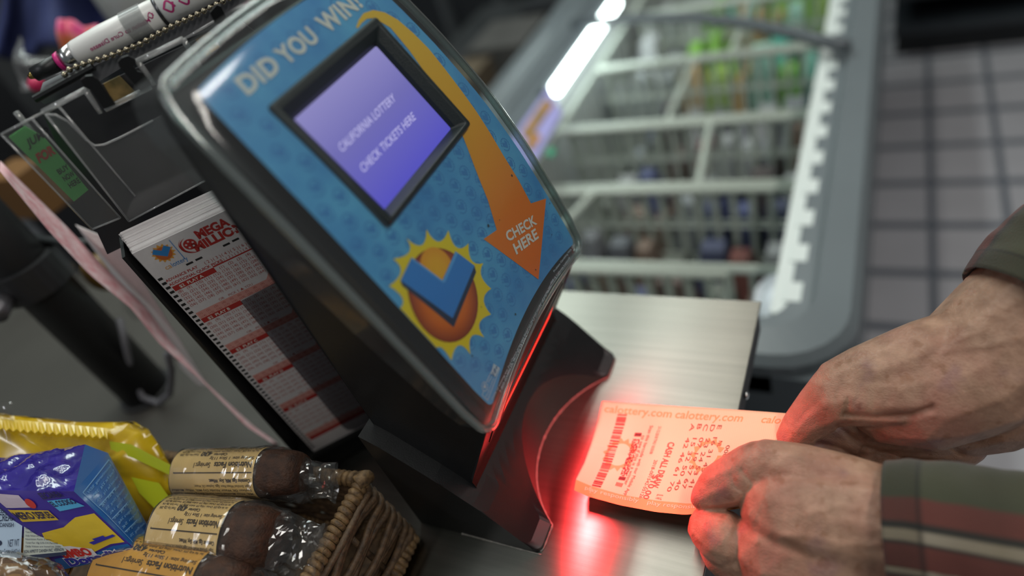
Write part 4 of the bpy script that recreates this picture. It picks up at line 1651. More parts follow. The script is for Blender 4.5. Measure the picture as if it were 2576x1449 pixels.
mb.prism([(bx0, by0, 0.010), (bx1 + 0.015, by0, 0.010), (bx1 + 0.015, by0 + 0.004, 0.010), (bx0, by0 + 0.004, 0.010)], (0, 0, 0.06))
mb.build('far_walls', wick2, basket)

filmc = clearmat('snack_film', '#f6f4f0', '#a9a6a0', 0.10, gloss=2.0, bump=0.35, bscale=34, haze=0.02)
cakem = mat('cake_crust', '#4a2c1a', 0.7, var=0.5, vscale=160, bump=0.5, bscale=500, col2='#2a170d')
labm = mat('label_cream', '#e8c583', 0.35, spec=0.6)
labo = mat('label_orange', '#e2a848', 0.35, spec=0.6)
WORDS = 'Sugar, Enriched Wheat Flour, Eggs, Soybean Oil, Water, Nonfat Dry Milk, Whey, Modified Corn Starch, Baking Powder, Sodium Acid Pyrophosphate, Salt, Natural and Artificial Flavor, Potassium Sorbate (a Preservative), Guar Gum, Xanthan Gum, Soy Lecithin, Sodium Stearoyl Lactylate, Annatto'.split()


def cake(px_l, px_r, z_l, z_r, rad, ends, lm, label, lw=(0.06, 0.74), roll=0.0, squash=1.0):
    a, b = atz(px_l, z_l), atz(px_r, z_r)
    L0 = float(np.linalg.norm(b - a))
    t = (b - a) / L0
    mid = (a + b) / 2
    vd = CAM - mid
    vd = vd - t * (vd @ t)
    vd /= np.linalg.norm(vd)                              # towards the lens, across the cake
    sd_ = np.cross(vd, t)                                 # roughly up or down the picture
    root = empty('wrapped_cake', mid - np.array([0, 0, rad]), label, 'snack', 'wrapped pound cakes')

    def pt(s, ang, r, nz=0.0):
        c, q = math.cos(ang), math.sin(ang)
        e = 0.82
        cx = math.copysign(abs(c) ** e, c)
        sy = math.copysign(abs(q) ** e, q)
        p = a + t * s + r * (cx * vd * squash + sy * sd_)
        return sheet_noise(p, nz, 90, 5.0) if nz else p

    mb = MB()
    mb.grid(lambda u, k: pt(-0.004 + (L0 + 0.03) * k, 2 * math.pi * u, rad * 0.93 * (1 - abs(2 * k - 1) ** 6 * 0.25), 0.0012), 26, 18, cu=True)
    mb.f += [tuple(range(26)), tuple(range(18 * 26, 19 * 26))]
    mb.build('cake', cakem, root, smooth=True)
    # film: tight on the label, pinched and frilled at both ends
    e0, e1 = ends

    def filmpt(u, k):
        s = -e0 + (L0 + e0 + e1) * k
        r = rad * 1.05
        nz = 0.0005
        if s < 0:
            q = -s / e0
            r *= max(0.30, 1 - 0.75 * min(1, q * 1.25)) + 0.55 * max(0, q - 0.7)
            nz = 0.0035 * q + 0.0005
        elif s > L0 * 0.86:
            q = (s - L0 * 0.86) / (e1 + L0 * 0.14)
            r *= max(0.34, 1 - 0.85 * q * q) + 0.7 * max(0, q - 0.72)
            nz = 0.0045 * q + 0.0006
        p = pt(s, 2 * math.pi * u, r)
        if s > L0 or s < 0:                               # ends flatten towards a seal
            q = min(1.0, (-s / e0) if s < 0 else (s - L0) / e1)
            c = a + t * s
            d = p - c
            p = c + d - vd * (d @ vd) * 0.75 * q + sd_ * (d @ sd_) * 0.3 * q - np.array([0, 0, 0.012]) * q * (0.4 if s < 0 else 1)
        return sheet_noise(p, nz, 130, 2.0)
    mb = MB()
    mb.grid(filmpt, 44, 64, cu=True)
    mb.build('film_wrap', filmc, root, smooth=False)
    # paper label round the upper side
    lr = rad * 0.985
    s0, s1 = 0.0, L0

    def lab(p, off=0.0):
        return pt(p[0], roll + p[1] / lr, lr + off)
    half = 1.5 * lr
    mb = MB()
    mb.grid(lambda u, k: lab((s0 + (s1 - s0) * u, -half + 2 * half * k)), 10, 26)
    lb = mb.build('paper_label', lm, root, smooth=True)
    d = Decal(lambda p: lab(p, 0.00025))
    # the print is upside down as the cake lies
    w = s1 - s0

    def ln(txt, x0, y, size, wd=None, bold=0.01):
        """x0 from the right-hand edge, reading towards the left; y down the picture is up the print"""
        v, f = text2d(txt, bold=bold)
        xs_ = [q[0] for q in v]
        k = (wd / (max(xs_) - min(xs_))) if wd else size
        d.raw([(s1 - x0 - (q[0] - min(xs_)) * k, y * LS + q[1] * size * LS) for q in v], f)
    LS = 1.0 if sd_ @ (M @ np.array([0, 1, 0])) > 0 else -1.0
    ln('Nutrition Facts', 0.002, -0.0062, 0.0052, w * 0.44, 0.03)
    ln('Servings:1', 0.004 + w * 0.46, -0.0060, 0.0048, w * 0.20)
    ln('Serving size: 1 Slice 113g', 0.002, -0.0104, 0.0034, w * 0.52)
    ln('Calories', 0.002 + w * 0.34, -0.0140, 0.0034, w * 0.16, 0.02)
    ln('430', 0.002 + w * 0.53, -0.0158, 0.0062, w * 0.13, 0.04)
    ln('Total Fat 22g 28%', 0.002 + w * 0.68, -0.0140, 0.0030, w * 0.24)
    for k in range(4):
        ln('Sat. Fat 4.5g 23%  Cholest. 110mg 37%  Sodium 380mg 17%  Total Carb. 54g 20%', 0.002, -0.0172 - 0.0032 * k, 0.0026, w * 0.92)
    y = 0.0066
    k = 0
    ln('Contains: Egg, Milk, Soy, Wheat.', 0.002, 0.0028, 0.0030, w * 0.48, 0.03)
    while y < half - 0.002:
        ln(' '.join(WORDS[(k * 5) % 30:(k * 5) % 30 + 8]), 0.002, y, 0.0026, w * (0.66 if k == 0 else 0.95))
        y += 0.0033
        k += 1
    for q in (((s0 + w * 0.05, -0.0002 * LS), (s1 - 0.001, -0.0002 * LS)),):
        d.rect(q[0][0], q[0][1] - 0.0002, q[1][0], q[1][1] + 0.0002)
    d.rect(s0 + w * 0.05, min(-0.0002 * LS, -0.017 * LS), s0 + w * 0.05 + 0.0004, max(-0.0002 * LS, -0.017 * LS))
    d.build('label_print', mat('label_ink', '#3a2a18', 0.6), lb)
    return root


cake((476, 1191), (682, 1190), 0.098, 0.100, 0.0178, (0.022, 0.048), labm, 'wrapped pound cake at the back of the heap, its film reaching the basket corner')
cake((440, 1336), (615, 1352), 0.094, 0.094, 0.0235, (0.026, 0.055), labm, 'wrapped pound cake in the middle, a bright lamp streak across its cream label')
cake((300, 1432), (545, 1475), 0.090, 0.090, 0.0225, (0.022, 0.05), labo, 'wrapped pound cake with an orange label, in front of the doughnut pack')

# doughnut pack: a box-shaped pouch
Fp = atd((186, 1236), 0.425)
T0, T1, F0 = atd((-70, 1165), 0.475), atd((214, 1118), 0.470), atd((-70, 1232), 0.435)
S1, SB, B1, B0 = atd((272, 1140), 0.485), atd((396, 1368), 0.475), atd((352, 1392), 0.435), atd((120, 1440), 0.445)
S0 = atd((392, 1362), 0.48)
pack = empty('doughnut_pack', (T0 + SB) / 2 - np.array([0, 0, 0.02]), 'blue, purple and yellow doughnut pack with a crinkled shiny end, lying on the snacks', 'snack')


def quad(a, b, c, d_, u, v):
    return a * (1 - u) * (1 - v) + b * u * (1 - v) + c * u * v + d_ * (1 - u) * v


def face(name, a, b, c, d_, m, nu=18, nv=18, puff=0.004, cr=0.0, sc=60, smooth=True, seed=1):
    n = np.cross(b - a, d_ - a)
    n /= np.linalg.norm(n)
    if n @ (CAM - a) < 0:
        n = -n
    mb = MB()

    def fn(u, v):
        p = quad(a, b, c, d_, u, v)
        w = 16 * u * (1 - u) * v * (1 - v)
        e = min(1, 12 * min(u, 1 - u, v, 1 - v) + 0.0)
        k = noise.noise(Vector((p[0] * sc + seed, p[1] * sc, p[2] * sc))) + 0.5 * abs(noise.noise(Vector((p[0] * sc * 2.3, p[1] * sc * 2.3 + seed, p[2] * sc * 2.3))))
        return p + n * (puff * w + cr * k * e)
    mb.grid(fn, nu, nv)
    return mb.build(name, m, pack, smooth=smooth), fn, n


purple = mat('pack_purple', '#3c2f95', 0.16, spec=0.8, var=0.3, vscale=50, coat=0.6, col2='#2a2272')
pblue = mat('pack_blue', '#1d63ae', 0.28, spec=0.6, coat=0.3)
e_, fe, ne = face('crinkled_end', T0, T1, Fp, F0, purple, 40, 26, 0.004, 0.0045, 75)
e_['label'] = 'shiny crinkled purple end'
s_, fs_, ns = face('side', Fp, S1, SB, B1, pblue, 14, 26, 0.003, 0.0005, 40, seed=4)
f_, ff_, nf = face('front', F0, Fp, B1, B0, mat('front_purple', '#43309a', 0.25, spec=0.7, coat=0.4), 26, 26, 0.003, 0.0006, 40, seed=6)
cb_ = MB()
cb_.add([T1, S1, Fp], [(0, 1, 2)])
cb_.build('corner_fold', pblue, pack)
mb = MB()
back = [T0, T1, S1, SB, B1, B0, F0]
low = (T0 + SB) / 2 - np.array([0, 0, 0.03])
mb.add(back + [low], [(0, 7, 1), (1, 7, 2), (2, 7, 3), (3, 7, 4), (4, 7, 5), (5, 7, 6), (6, 7, 0)])
mb.build('underside', pblue, pack)


def fd(fn, n, off):
    def g(p):
        u, v = min(max(p[0], 0), 1), min(max(p[1], 0), 1)
        return fn(u, v) + n * off
    return Decal(g)


# print on the front: u left to right, v from the crinkled end down to the name
yl = mat('pack_yellow', '#e9c73a', 0.3, coat=0.3)
fd(ff_, nf, 0.0003).polys([[(0.36, 0.52), (0.62, 0.47), (0.80, 0.36), (0.98, 0.34), (0.98, 0.80), (0.85, 0.79), (0.62, 0.86), (0.40, 0.83), (0.30, 0.66)]], 0.06).build('yellow_patch', yl, f_)
fd(ff_, nf, 0.0003).polys([[(0.20, 0.86), (0.40, 0.85), (0.62, 0.88), (0.85, 0.82), (0.99, 0.83), (0.99, 1.0), (0.15, 1.0)]], 0.06).build('blue_patch', pblue, f_)
d = fd(ff_, nf, 0.0005)
d.polys([[(0.16, 0.03), (0.44, 0.05), (0.47, 0.20), (0.22, 0.20)]], 0.05)
d.build('white_tag', mat('tag_white', '#c9b8c8', 0.4), f_)
fd(ff_, nf, 0.0006).polys([[(0.22, 0.22), (0.62, 0.24), (0.64, 0.37), (0.27, 0.37)]], 0.05).build('yellow_tag', mat('tag_yellow', '#d9b53a', 0.4), f_)
fd(ff_, nf, 0.0006).polys([[(0.68, 0.12), (0.90, 0.10), (0.97, 0.22), (0.72, 0.26)]], 0.05).build('cyan_tag', mat('tag_cyan', '#58b0e0', 0.4), f_)
fd(ff_, nf, 0.0007).polys([circ((0.50, 0.15), 0.045, 16, 0.06)], 0.05).build('red_badge', mat('badge_red', '#c83a32', 0.4), f_)
d = fd(ff_, nf, 0.0008)
for t, bl, br, tl in (('ESCANEA', (0.66, 0.10), (0.88, 0.07), (0.64, 0.02)), ('EL CODIGO', (0.71, 0.20), (0.94, 0.17), (0.69, 0.13)), ('MERO', (0.26, 0.34), (0.44, 0.34), (0.24, 0.25)), ('DESPUES', (0.46, 0.34), (0.63, 0.34), (0.44, 0.25))):
    v, f = fit_text(t, bl, br, tl, bold=0.03)
    d.raw(v, f)
d.build('dark_lettering', mat('pack_ink', '#2a2450', 0.5), f_)
fd(ff_, nf, 0.0007).polys([[(0.28, 0.80), (0.33, 0.70), (0.50, 0.72), (0.66, 0.80), (0.64, 0.90), (0.40, 0.88)]], 0.05).build('white_oval', mat('oval_white', '#e9e6ec', 0.35), f_)
d = fd(ff_, nf, 0.0010)
v, f = fit_text('BIMBO', (0.33, 0.865), (0.62, 0.885), (0.34, 0.745), bold=0.05)
d.raw(v, f).build('maker_lettering', mat('maker_red', '#d0322e', 0.4), f_)
d = fd(ff_, nf, 0.0009)
v, f = fit_text('Donaditas', (0.28, 0.985), (0.985, 0.985), (0.30, 0.855), bold=0.10)
d.raw(v, f).build('name_outline', mat('oval_white', '#e9e6ec', 0.35), f_)
d = fd(ff_, nf, 0.0012)
v, f = fit_text('Donaditas', (0.29, 0.980), (0.975, 0.980), (0.31, 0.865), bold=0.045)
d.raw(v, f).build('name_lettering', mat('name_violet', '#3b37a8', 0.4), f_)
d = fd(ff_, nf, 0.0009)
d.polys([[(0.70, 0.71), (0.96, 0.66), (0.97, 0.69), (0.72, 0.75)], [(0.76, 0.67), (0.88, 0.65), (0.88, 0.68), (0.77, 0.70)]], 0.05)
d.build('violet_ribbon', mat('name_violet', '#3b37a8', 0.4), f_)
# nutrition table on the side: s across, v along
d = fd(fs_, ns, 0.0004)
rows_ = ['Amount/serving  %DV', 'Total Fat 22g  28%', 'Saturated Fat 11g  57%', 'Trans Fat 0g', 'Cholesterol 15mg  5%', 'Sodium 330mg  14%', 'Total Carb. 54g  20%', 'Total Sugars 26g', 'Protein 5g', 'Vitamin D 0mcg  0%', 'Calcium 40mg  2%', 'Iron 2mg  10%']
for k, t in enumerate(rows_):
    y = 0.12 + k * 0.066
    v, f = fit_text(t, (0.88, y), (0.12, y + 0.02), (0.90, y - 0.035), bold=0.01)
    v = [(q[0], q[1]) for q in v]
    d.raw(v, f)
for y in (0.30, 0.50, 0.70):
    d.polys([[(0.1, y), (0.62, y - 0.012), (0.62, y - 0.002), (0.1, y + 0.012)]], 0.05)
for a, b in (((0.08, 0.08), (0.92, 0.05)), ((0.92, 0.05), (0.94, 0.96)), ((0.08, 0.08), (0.08, 0.97))):
    a, b = np.array(a), np.array(b)
    t = (b - a) / np.linalg.norm(b - a)
    nn = np.array([-t[1], t[0]]) * 0.005
    d.polys([[tuple(a + nn), tuple(b + nn), tuple(b - nn), tuple(a - nn)]], 0.06)
d.build('nutrition_table', mat('pale_blue_print', '#7fb0de', 0.4), s_)


def pouch(name, pxs, depth, thick, m, label, cr=0.003, sc=45, seed=2, cat='snack', tilt=None, group=None, haze=None):
    """a filled bag: outline given in the picture at one distance, swelling towards and away from the viewer"""
    n = len(pxs)
    dense = []
    for i in range(n):
        a, b = np.array(pxs[i], float), np.array(pxs[(i + 1) % n], float)
        for k in range(5):
            dense.append(a + (b - a) * k / 5)
    c = sum(dense) / len(dense)
    dep = (lambda q: depth + (q[0] - c[0]) * (tilt[0] if tilt else 0) + (q[1] - c[1]) * (tilt[1] if tilt else 0))
    nd = len(dense)
    mb = MB()
    vv = []
    lv = [1.0, 0.93, 0.82, 0.68, 0.52, 0.36, 0.2, 0.08]
    view = M @ np.array([0, 0, 1.0])
    for side in (-1, 1):
        for l in lv:
            for q in dense:
                w = c + (q - c) * l
                p = atd(w, dep(w)) + view * side * thick * math.sqrt(max(0, 1 - l ** 3))
                k = noise.noise(Vector((p[0] * sc + seed, p[1] * sc, p[2] * sc))) + 0.6 * abs(noise.noise(Vector((p[0] * sc * 2.1, p[1] * sc * 2.1 + seed, p[2] * sc * 2.1))))
                vv.append(p + view * cr * k * side)
    f = []
    K = len(lv)
    for s in (0, 1):
        o = s * K * nd
        for j in range(K - 1):
            for i in range(nd):
                q = (o + j * nd + i, o + j * nd + (i + 1) % nd, o + (j + 1) * nd + (i + 1) % nd, o + (j + 1) * nd + i)
                f.append(q if s == 0 else q[::-1])
        f.append(tuple(o + (K - 1) * nd + i for i in range(nd)))
    for i in range(nd):
        f.append((i, (i + 1) % nd, K * nd + (i + 1) % nd, K * nd + i))
    mb.add(vv, f)
    low = min(vv, key=lambda p: p[2])
    root = empty(name, sum(np.array(p) for p in vv) / len(vv), label, cat, group)
    b = mb.build('bag', m, root, smooth=True)
    return root, b, (lambda px, off: atd(px, dep(px) - thick * 1.02 - cr - off))


yel = mat('bag_yellow', '#e3bd1e', 0.22, spec=0.7, coat=0.5, var=0.18, vscale=30, col2='#b8901a')
root, b, yat = pouch('yellow_snack_bag', [(-40, 1040), (60, 1048), (200, 1062), (330, 1062), (372, 1080), (400, 1120), (432, 1178), (440, 1235), (420, 1300), (300, 1330), (100, 1300), (-40, 1240)], 0.515, 0.016, yel,
                    'crumpled yellow snack bag standing behind the doughnut pack', 0.004, 55, 3)
d = Decal(lambda q: yat(q, 0.0))
zz = [(-30, 1052), (130, 1068), (200, 1070), (270, 1078)]
lo_ = []
for k in range(34):
    t = k / 33
    x = -30 + 300 * t
    lo_.append((x, 1076 + 24 * t + (5 if k % 2 else -2)))
d = Decal(lambda q: yat(q, -0.012 + 0.0))
seal = MB()
vv = [yat((p[0], p[1]), -0.010) for p in [(-30, 1050), (120, 1064), (270, 1074)]]
top_ = [(x, 1050 + 28 * (x + 30) / 300) for x in [q[0] for q in lo_]]
pts3 = [atd(q, 0.500) for q in top_] + [atd(q, 0.494) for q in reversed(lo_)]
n_ = len(top_)
seal.add(pts3, [(i, i + 1, 2 * n_ - 2 - i, 2 * n_ - 1 - i) for i in range(n_ - 1)])
seal.build('zigzag_seal', mat('seal_yellow', '#dcb832', 0.25, spec=0.7, coat=0.4), root, solid=0.0005)
gr = Decal(lambda q: yat(q, -0.004))
gr.polys([[(275, 1110), (330, 1118), (440, 1175), (438, 1200), (330, 1150), (280, 1135)]], 14)
gr.polys([[(330, 1200), (400, 1215), (432, 1260), (400, 1290), (350, 1240)]], 14)
gr.build('green_stripes', mat('bag_lime', '#c9cf2c', 0.25, coat=0.4), root)

root, b, dat = pouch('danish_pack', [(-40, 1250), (20, 1252), (60, 1275), (120, 1310), (175, 1385), (180, 1430), (150, 1500), (-40, 1500)], 0.452, 0.014, mat('pastry', '#b98a4e', 0.6, var=0.5, vscale=60, col2='#7a5528'),
                    'blueberry cream danish with a pale blue label, under the doughnut pack at lower left', 0.002, 40, 8)
d = Decal(lambda q: dat(q, 0.0008))
d.polys([[(-30, 1258), (20, 1262), (58, 1280), (52, 1404), (-30, 1400)]], 18)
d.build('pale_blue_label', mat('label_blue', '#bcd2ea', 0.4), root)
d = Decal(lambda q: dat(q, 0.0009))
d.polys([[(62, 1290), (110, 1320), (160, 1375), (168, 1386), (90, 1402), (58, 1404)]], 14)
d.build('white_facts_label', mat('label_white', '#c8d0c8', 0.4), root)
d = Decal(lambda q: dat(q, 0.0014))
for t, bl, br, tl, bo in (('BLUEBERRY', (-30, 1290), (44, 1292), (-30, 1276), 0.01), ('CREAM', (-4, 1312), (38, 1310), (-4, 1293), 0.01), ('DANISH', (0, 1326), (34, 1326), (0, 1315), 0.01), ('NET WT', (20, 1376), (48, 1374), (20, 1358), 0.0), ('5 oz (142g)', (10, 1394), (50, 1394), (10, 1381), 0.0)):
    v, f = fit_text(t, bl, br, tl, bold=bo)
    d.raw(v, f)
for k in range(9):
    y = 1306 + k * 9
    v, f = fit_text(('Nutrition Facts 2 servings', 'Total Fat 18g 23% DV Percent', 'Daily Values are based on 2000')[k % 3], (64, y), (96 + k * 7, y + 1), (64, y - 6))
    d.raw(v, f)
v, f = fit_text('BON APPETIT DANISH INC. VERNON', (60, 1392), (160, 1386), (60, 1384), bold=0.01)
d.raw(v, f)
d.build('label_lettering', mat('label_navy', '#2a3552', 0.5), root)
d = Decal(lambda q: dat(q, 0.0011))
d.polys([[(58, 1398), (166, 1388), (168, 1396), (58, 1410)]], 14)
d.polys([circ((-2, 1366), 7, 14)])
d.build('navy_band', mat('label_navy', '#2a3552', 0.5), root)

root, b, _ = pouch('film_wrapped_pastry', [(-40, 1390), (30, 1392), (90, 1412), (150, 1440), (190, 1500), (-40, 1500)], 0.412, 0.010, filmc,
                   'pastry in crumpled clear film at the very bottom left corner', 0.005, 60, 11)
MB().ball(atd((20, 1475), 0.425), 0.016, 14, 10, (1.4, 0.9, 0.7)).build('pastry', mat('pastry', '#b98a4e', 0.6), root, smooth=True)
mb = MB()
mb.grid(lambda u, t: sheet_noise(atd((-20 + 60 * u, 1010 + 55 * t * (1 + u)), 0.50), 0.008, 70, 6), 12, 12)
o = mb.build('clear_wrapper', filmc, None, smooth=True)
tag(o, 'scrap of clear wrapper sticking up behind the yellow snack bag', 'wrapper')

# ================================================================== the ticket in the hands
TT = [((1515, 1010), 0.020), ((1680, 1021), 0.022), ((1850, 1031), 0.024), ((1992, 1041), 0.025)]
TL_ = [((1515, 1010), 0.020), ((1505, 1060), 0.019), ((1488, 1115), 0.017), ((1470, 1165), 0.016), ((1449, 1206), 0.018), ((1444, 1233), 0.020)]
TB = [((1444, 1233), 0.020), ((1480, 1249), 0.017), ((1560, 1271), 0.017), ((1650, 1288), 0.018), ((1722, 1295), 0.020), ((1800, 1288), 0.024), ((1880, 1277), 0.027)]
TR = [((1992, 1041), 0.025), ((1960, 1100), 0.025), ((1925, 1180), 0.026), ((1880, 1277), 0.027)]


def crv(c, t):
    x = np.array([[q[0][0], q[0][1], q[1]] for q in c], float)
    s = np.concatenate([[0], np.cumsum(np.linalg.norm(np.diff(x[:, :2], axis=0), axis=1))])
    s /= s[-1]
    return np.array([np.interp(t, s, x[:, k]) for k in range(3)])


def ticket_pt(p, off=0.0):
    u, v = min(max(p[0], 0), 1), min(max(p[1], 0), 1)
    a = (1 - v) * crv(TT, u) + v * crv(TB, u) + (1 - u) * crv(TL_, v) + u * crv(TR, v)
    b = (1 - u) * (1 - v) * crv(TT, 0) + u * (1 - v) * crv(TT, 1) + (1 - u) * v * crv(TB, 0) + u * v * crv(TB, 1)
    q = a - b
    z = q[2] + 0.0012 * math.sin(u * 9 + v * 4) * math.sin(math.pi * v) + 0.0010 * max(0, 1 - abs((v - 0.46) / 0.05)) * max(0, 1 - u / 0.5)
    return atz((q[0], q[1]), z + off)


tk = empty('lottery_ticket', ticket_pt((0.4, 0.5)), 'orange lottery ticket held under the red scanner light', 'ticket')
mb = MB()
mb.grid(lambda u, v: ticket_pt((u, v)), 50, 36)


def ticket_mat():
    m = bpy.data.materials.new('ticket_paper')
    m.use_nodes = True
    nt = m.node_tree
    b = nt.nodes['Principled BSDF']
    b.inputs['Roughness'].default_value = 0.55
    tc = nt.nodes.new('ShaderNodeTexCoord')
    w = nt.nodes.new('ShaderNodeTexWave'); w.inputs['Scale'].default_value = 260; w.inputs['Distortion'].default_value = 5; w.inputs['Detail'].default_value = 1
    w.inputs['Detail Scale'].default_value = 0.4
    nt.links.new(tc.outputs['Object'], w.inputs['Vector'])
    r = nt.nodes.new('ShaderNodeValToRGB')
    r.color_ramp.elements[0].color = rgb('#f0c39c'); r.color_ramp.elements[1].color = rgb('#f2c8a3')
    nt.links.new(w.outputs['Fac'], r.inputs[0])
    nt.links.new(r.outputs[0], b.inputs['Base Color'])
    return m


sh = mb.build('paper', ticket_mat(), tk, smooth=True)
sh.modifiers.new('solid', 'SOLIDIFY').thickness = 0.0003
T3 = mat('ticket_tan', '#e39a62', 0.6)
T4 = mat('ticket_ink', '#66503f', 0.6)
T5 = mat('ticket_black', '#241d1b', 0.6)


def td(off=0.0004):
    return Decal(lambda p: ticket_pt(p, off))


d = td()
d.polys([[(0, 0.885), (0.25, 0.90), (0.55, 0.895), (1, 0.90), (1, 1), (0, 1)]], 0.05)
# faint suns printed across the paper
for cx, cy, r in ((0.64, 0.44, 0.15), (0.17, 0.52, 0.15)):
    pp = []
    for i in range(28):
        a = 2 * math.pi * i / 28
        rr = r * (1.0 if i % 2 == 0 else 0.78)
        pp.append((max(0.005, cx + rr * 0.62 * math.cos(a)), cy + rr * 1.15 * math.sin(a)))
    qq = [(max(0.006, cx + r * 0.66 * 0.62 * math.cos(-2 * math.pi * i / 40)), cy + r * 0.66 * 1.15 * math.sin(-2 * math.pi * i / 40)) for i in range(41)]
    d.polys([pp[i:i + 1] + pp[i + 1:i + 2] + [((1 - 0.0) * qq[-1 - int((i + 1) * 40 / 28)][0], qq[-1 - int((i + 1) * 40 / 28)][1]), qq[-1 - int(i * 40 / 28)]] for i in range(27)])
for k, x in enumerate((0.02, 0.40, 0.86)):
    v, f = fit_text('calottery.com', (x, 0.135), (x + 0.36, 0.135), (x, 0.035), bold=0.012)
    if x + 0.36 > 1:
        keep = {i for i, q in enumerate(v) if q[0] > 1.0}
        f = [q for q in f if not any(i in keep for i in q)]
    d.raw(v, f)
d.build('tan_print', T3, sh)
d = td(0.0006)
for x in (0.06, 0.42, 0.80):
    v, f = fit_text('play responsibly', (x, 0.955), (x + 0.31, 0.955), (x, 0.905), bold=0.006)
    if x + 0.31 > 1:
        keep = {i for i, q in enumerate(v) if q[0] > 0.995}
        f = [q for q in f if not any(i in keep for i in q)]
    d.raw(v, f)
d.build('pale_print', mat('ticket_pale', '#f3c9a8', 0.6), sh)
d = td(0.0006)
rb = random.Random(3)
y = 0.115
while y < 0.88:                                           # bar code on the left: bars run across
    h = rb.choice((0.004, 0.004, 0.008, 0.012, 0.016))
    d.polys([[(0.095, y), (0.145, y - 0.004), (0.145, y + h - 0.004), (0.095, y + h)]])
    y += h + rb.choice((0.005, 0.005, 0.009, 0.014))
y = 0.29
d.polys([[(0.215, 0.285), (0.252, 0.28), (0.252, 0.315), (0.215, 0.32)]])
d.polys([[(0.215, 0.73), (0.252, 0.725), (0.252, 0.76), (0.215, 0.765)]])
for r_ in range(40):
    for c in range(8):
        if rb.random() < 0.52:
            u0, v0 = 0.215 + c * 0.0046, 0.345 + r_ * 0.0094
            d.polys([[(u0, v0), (u0 + 0.0046, v0), (u0 + 0.0046, v0 + 0.0094), (u0, v0 + 0.0094)]])
for k in range(6):
    d.polys([[(0.215 + k * 0.0065, 0.79), (0.218 + k * 0.0065, 0.79), (0.218 + k * 0.0065, 0.83), (0.215 + k * 0.0065, 0.83)]])
d.build('bar_codes', T5, sh)
d = td(0.0006)


def vtext(t, u, v0, v1, size, **kw):
    """a line that runs down the ticket, letters turned a quarter"""
    vv, f = text2d(t, **kw)
    xs_ = [q[0] for q in vv]
    k = (v1 - v0) / (max(xs_) - min(xs_))
    d.raw([(u + q[1] * size - size * 0.7, v0 + (q[0] - min(xs_)) * k) for q in vv], f)


vtext('Scan this barcode with our Mobile App', 0.300, 0.20, 0.90, 0.026)
vtext('to see if this is a winner', 0.275, 0.30, 0.80, 0.026)
vtext('21-12-2018 THU 10:55:06', 0.345, 0.20, 0.47, 0.024)
vtext('2018-001542-55126', 0.385, 0.52, 0.90, 0.026)
vtext('$10.00', 0.420, 0.66, 0.90, 0.045, bold=0.01)
vtext('CASH ALL DRAW', 0.445, 0.34, 0.78, 0.05, bold=0.02)
for i, t in enumerate(('A  42 46 61 70', 'B  15 32 50 40', 'C  07 19 57 67', 'D  23 24 53 41', 'E  16 31 45 62')):
    vtext(t, 0.520 + i * 0.036, 0.15, 0.80 - 0.02 * i, 0.032)
vtext('0L  147', 0.49, 0.835, 0.885, 0.05)
vtext('NL', 0.70, 0.30, 0.36, 0.03)
vtext('0001520', 0.75, 0.34, 0.62, 0.03)
d.build('dot_print', T4, sh)

# ================================================================== the customer's hands and sleeves
def lift(p, r):
    if p[0] < -0.075 and p[2] < r + 0.001:                # keep clear of the steel top
        p = np.array([p[0], p[1], r + 0.001])
    return p, r


def tballs(chain, n=9):
    """chain of (px, py, depth, radius px) -> densely spaced balls in the world"""
    out = []
    for (a, b) in zip(chain[:-1], chain[1:]):
        for k in range(n):
            t = k / n
            x, y, dz, r = [a[i] * (1 - t) + b[i] * t for i in range(4)]
            out.append(lift(atd((x, y), dz), r * dz / F))
    x, y, dz, r = chain[-1]
    out.append(lift(atd((x, y), dz), r * dz / F))
    return out


left_hand = [
    # forearm, wrist and back of the hand
    [(2620, 1400, 0.345, 190), (2420, 1370, 0.360, 170), (2290, 1345, 0.372, 158), (2180, 1320, 0.384, 160), (2080, 1305, 0.394, 150), (1995, 1285, 0.402, 128)],
    [(2200, 1400, 0.388, 160), (2080, 1400, 0.396, 150), (1970, 1390, 0.404, 125)],
    [(2230, 1255, 0.380, 82), (2110, 1225, 0.392, 88), (2010, 1195, 0.402, 82), (1935, 1172, 0.410, 68)],
    # index finger bent over the ticket
    [(2040, 1220, 0.402, 84), (1945, 1178, 0.410, 72), (1905, 1180, 0.414, 70), (1856, 1205, 0.419, 66), (1812, 1222, 0.424, 56), (1775, 1246, 0.4275, 36), (1760, 1256, 0.429, 24)],
    # thumb under the ticket
    [(1990, 1390, 0.408, 110), (1900, 1400, 0.416, 84), (1835, 1388, 0.425, 72), (1795, 1352, 0.434, 60), (1795, 1330, 0.440, 46)],
    # middle, ring and little fingers folded away below the palm
    [(2030, 1400, 0.412, 80), (1935, 1430, 0.424, 62), (1900, 1470, 0.438, 54), (1960, 1480, 0.446, 46)],
    [(2090, 1450, 0.412, 78), (2000, 1510, 0.424, 58), (1985, 1540, 0.438, 50), (2040, 1530, 0.446, 44)],
    [(2160, 1490, 0.410, 70), (2080, 1570, 0.422, 52), (2070, 1590, 0.434, 46), (2120, 1570, 0.442, 40)],
]
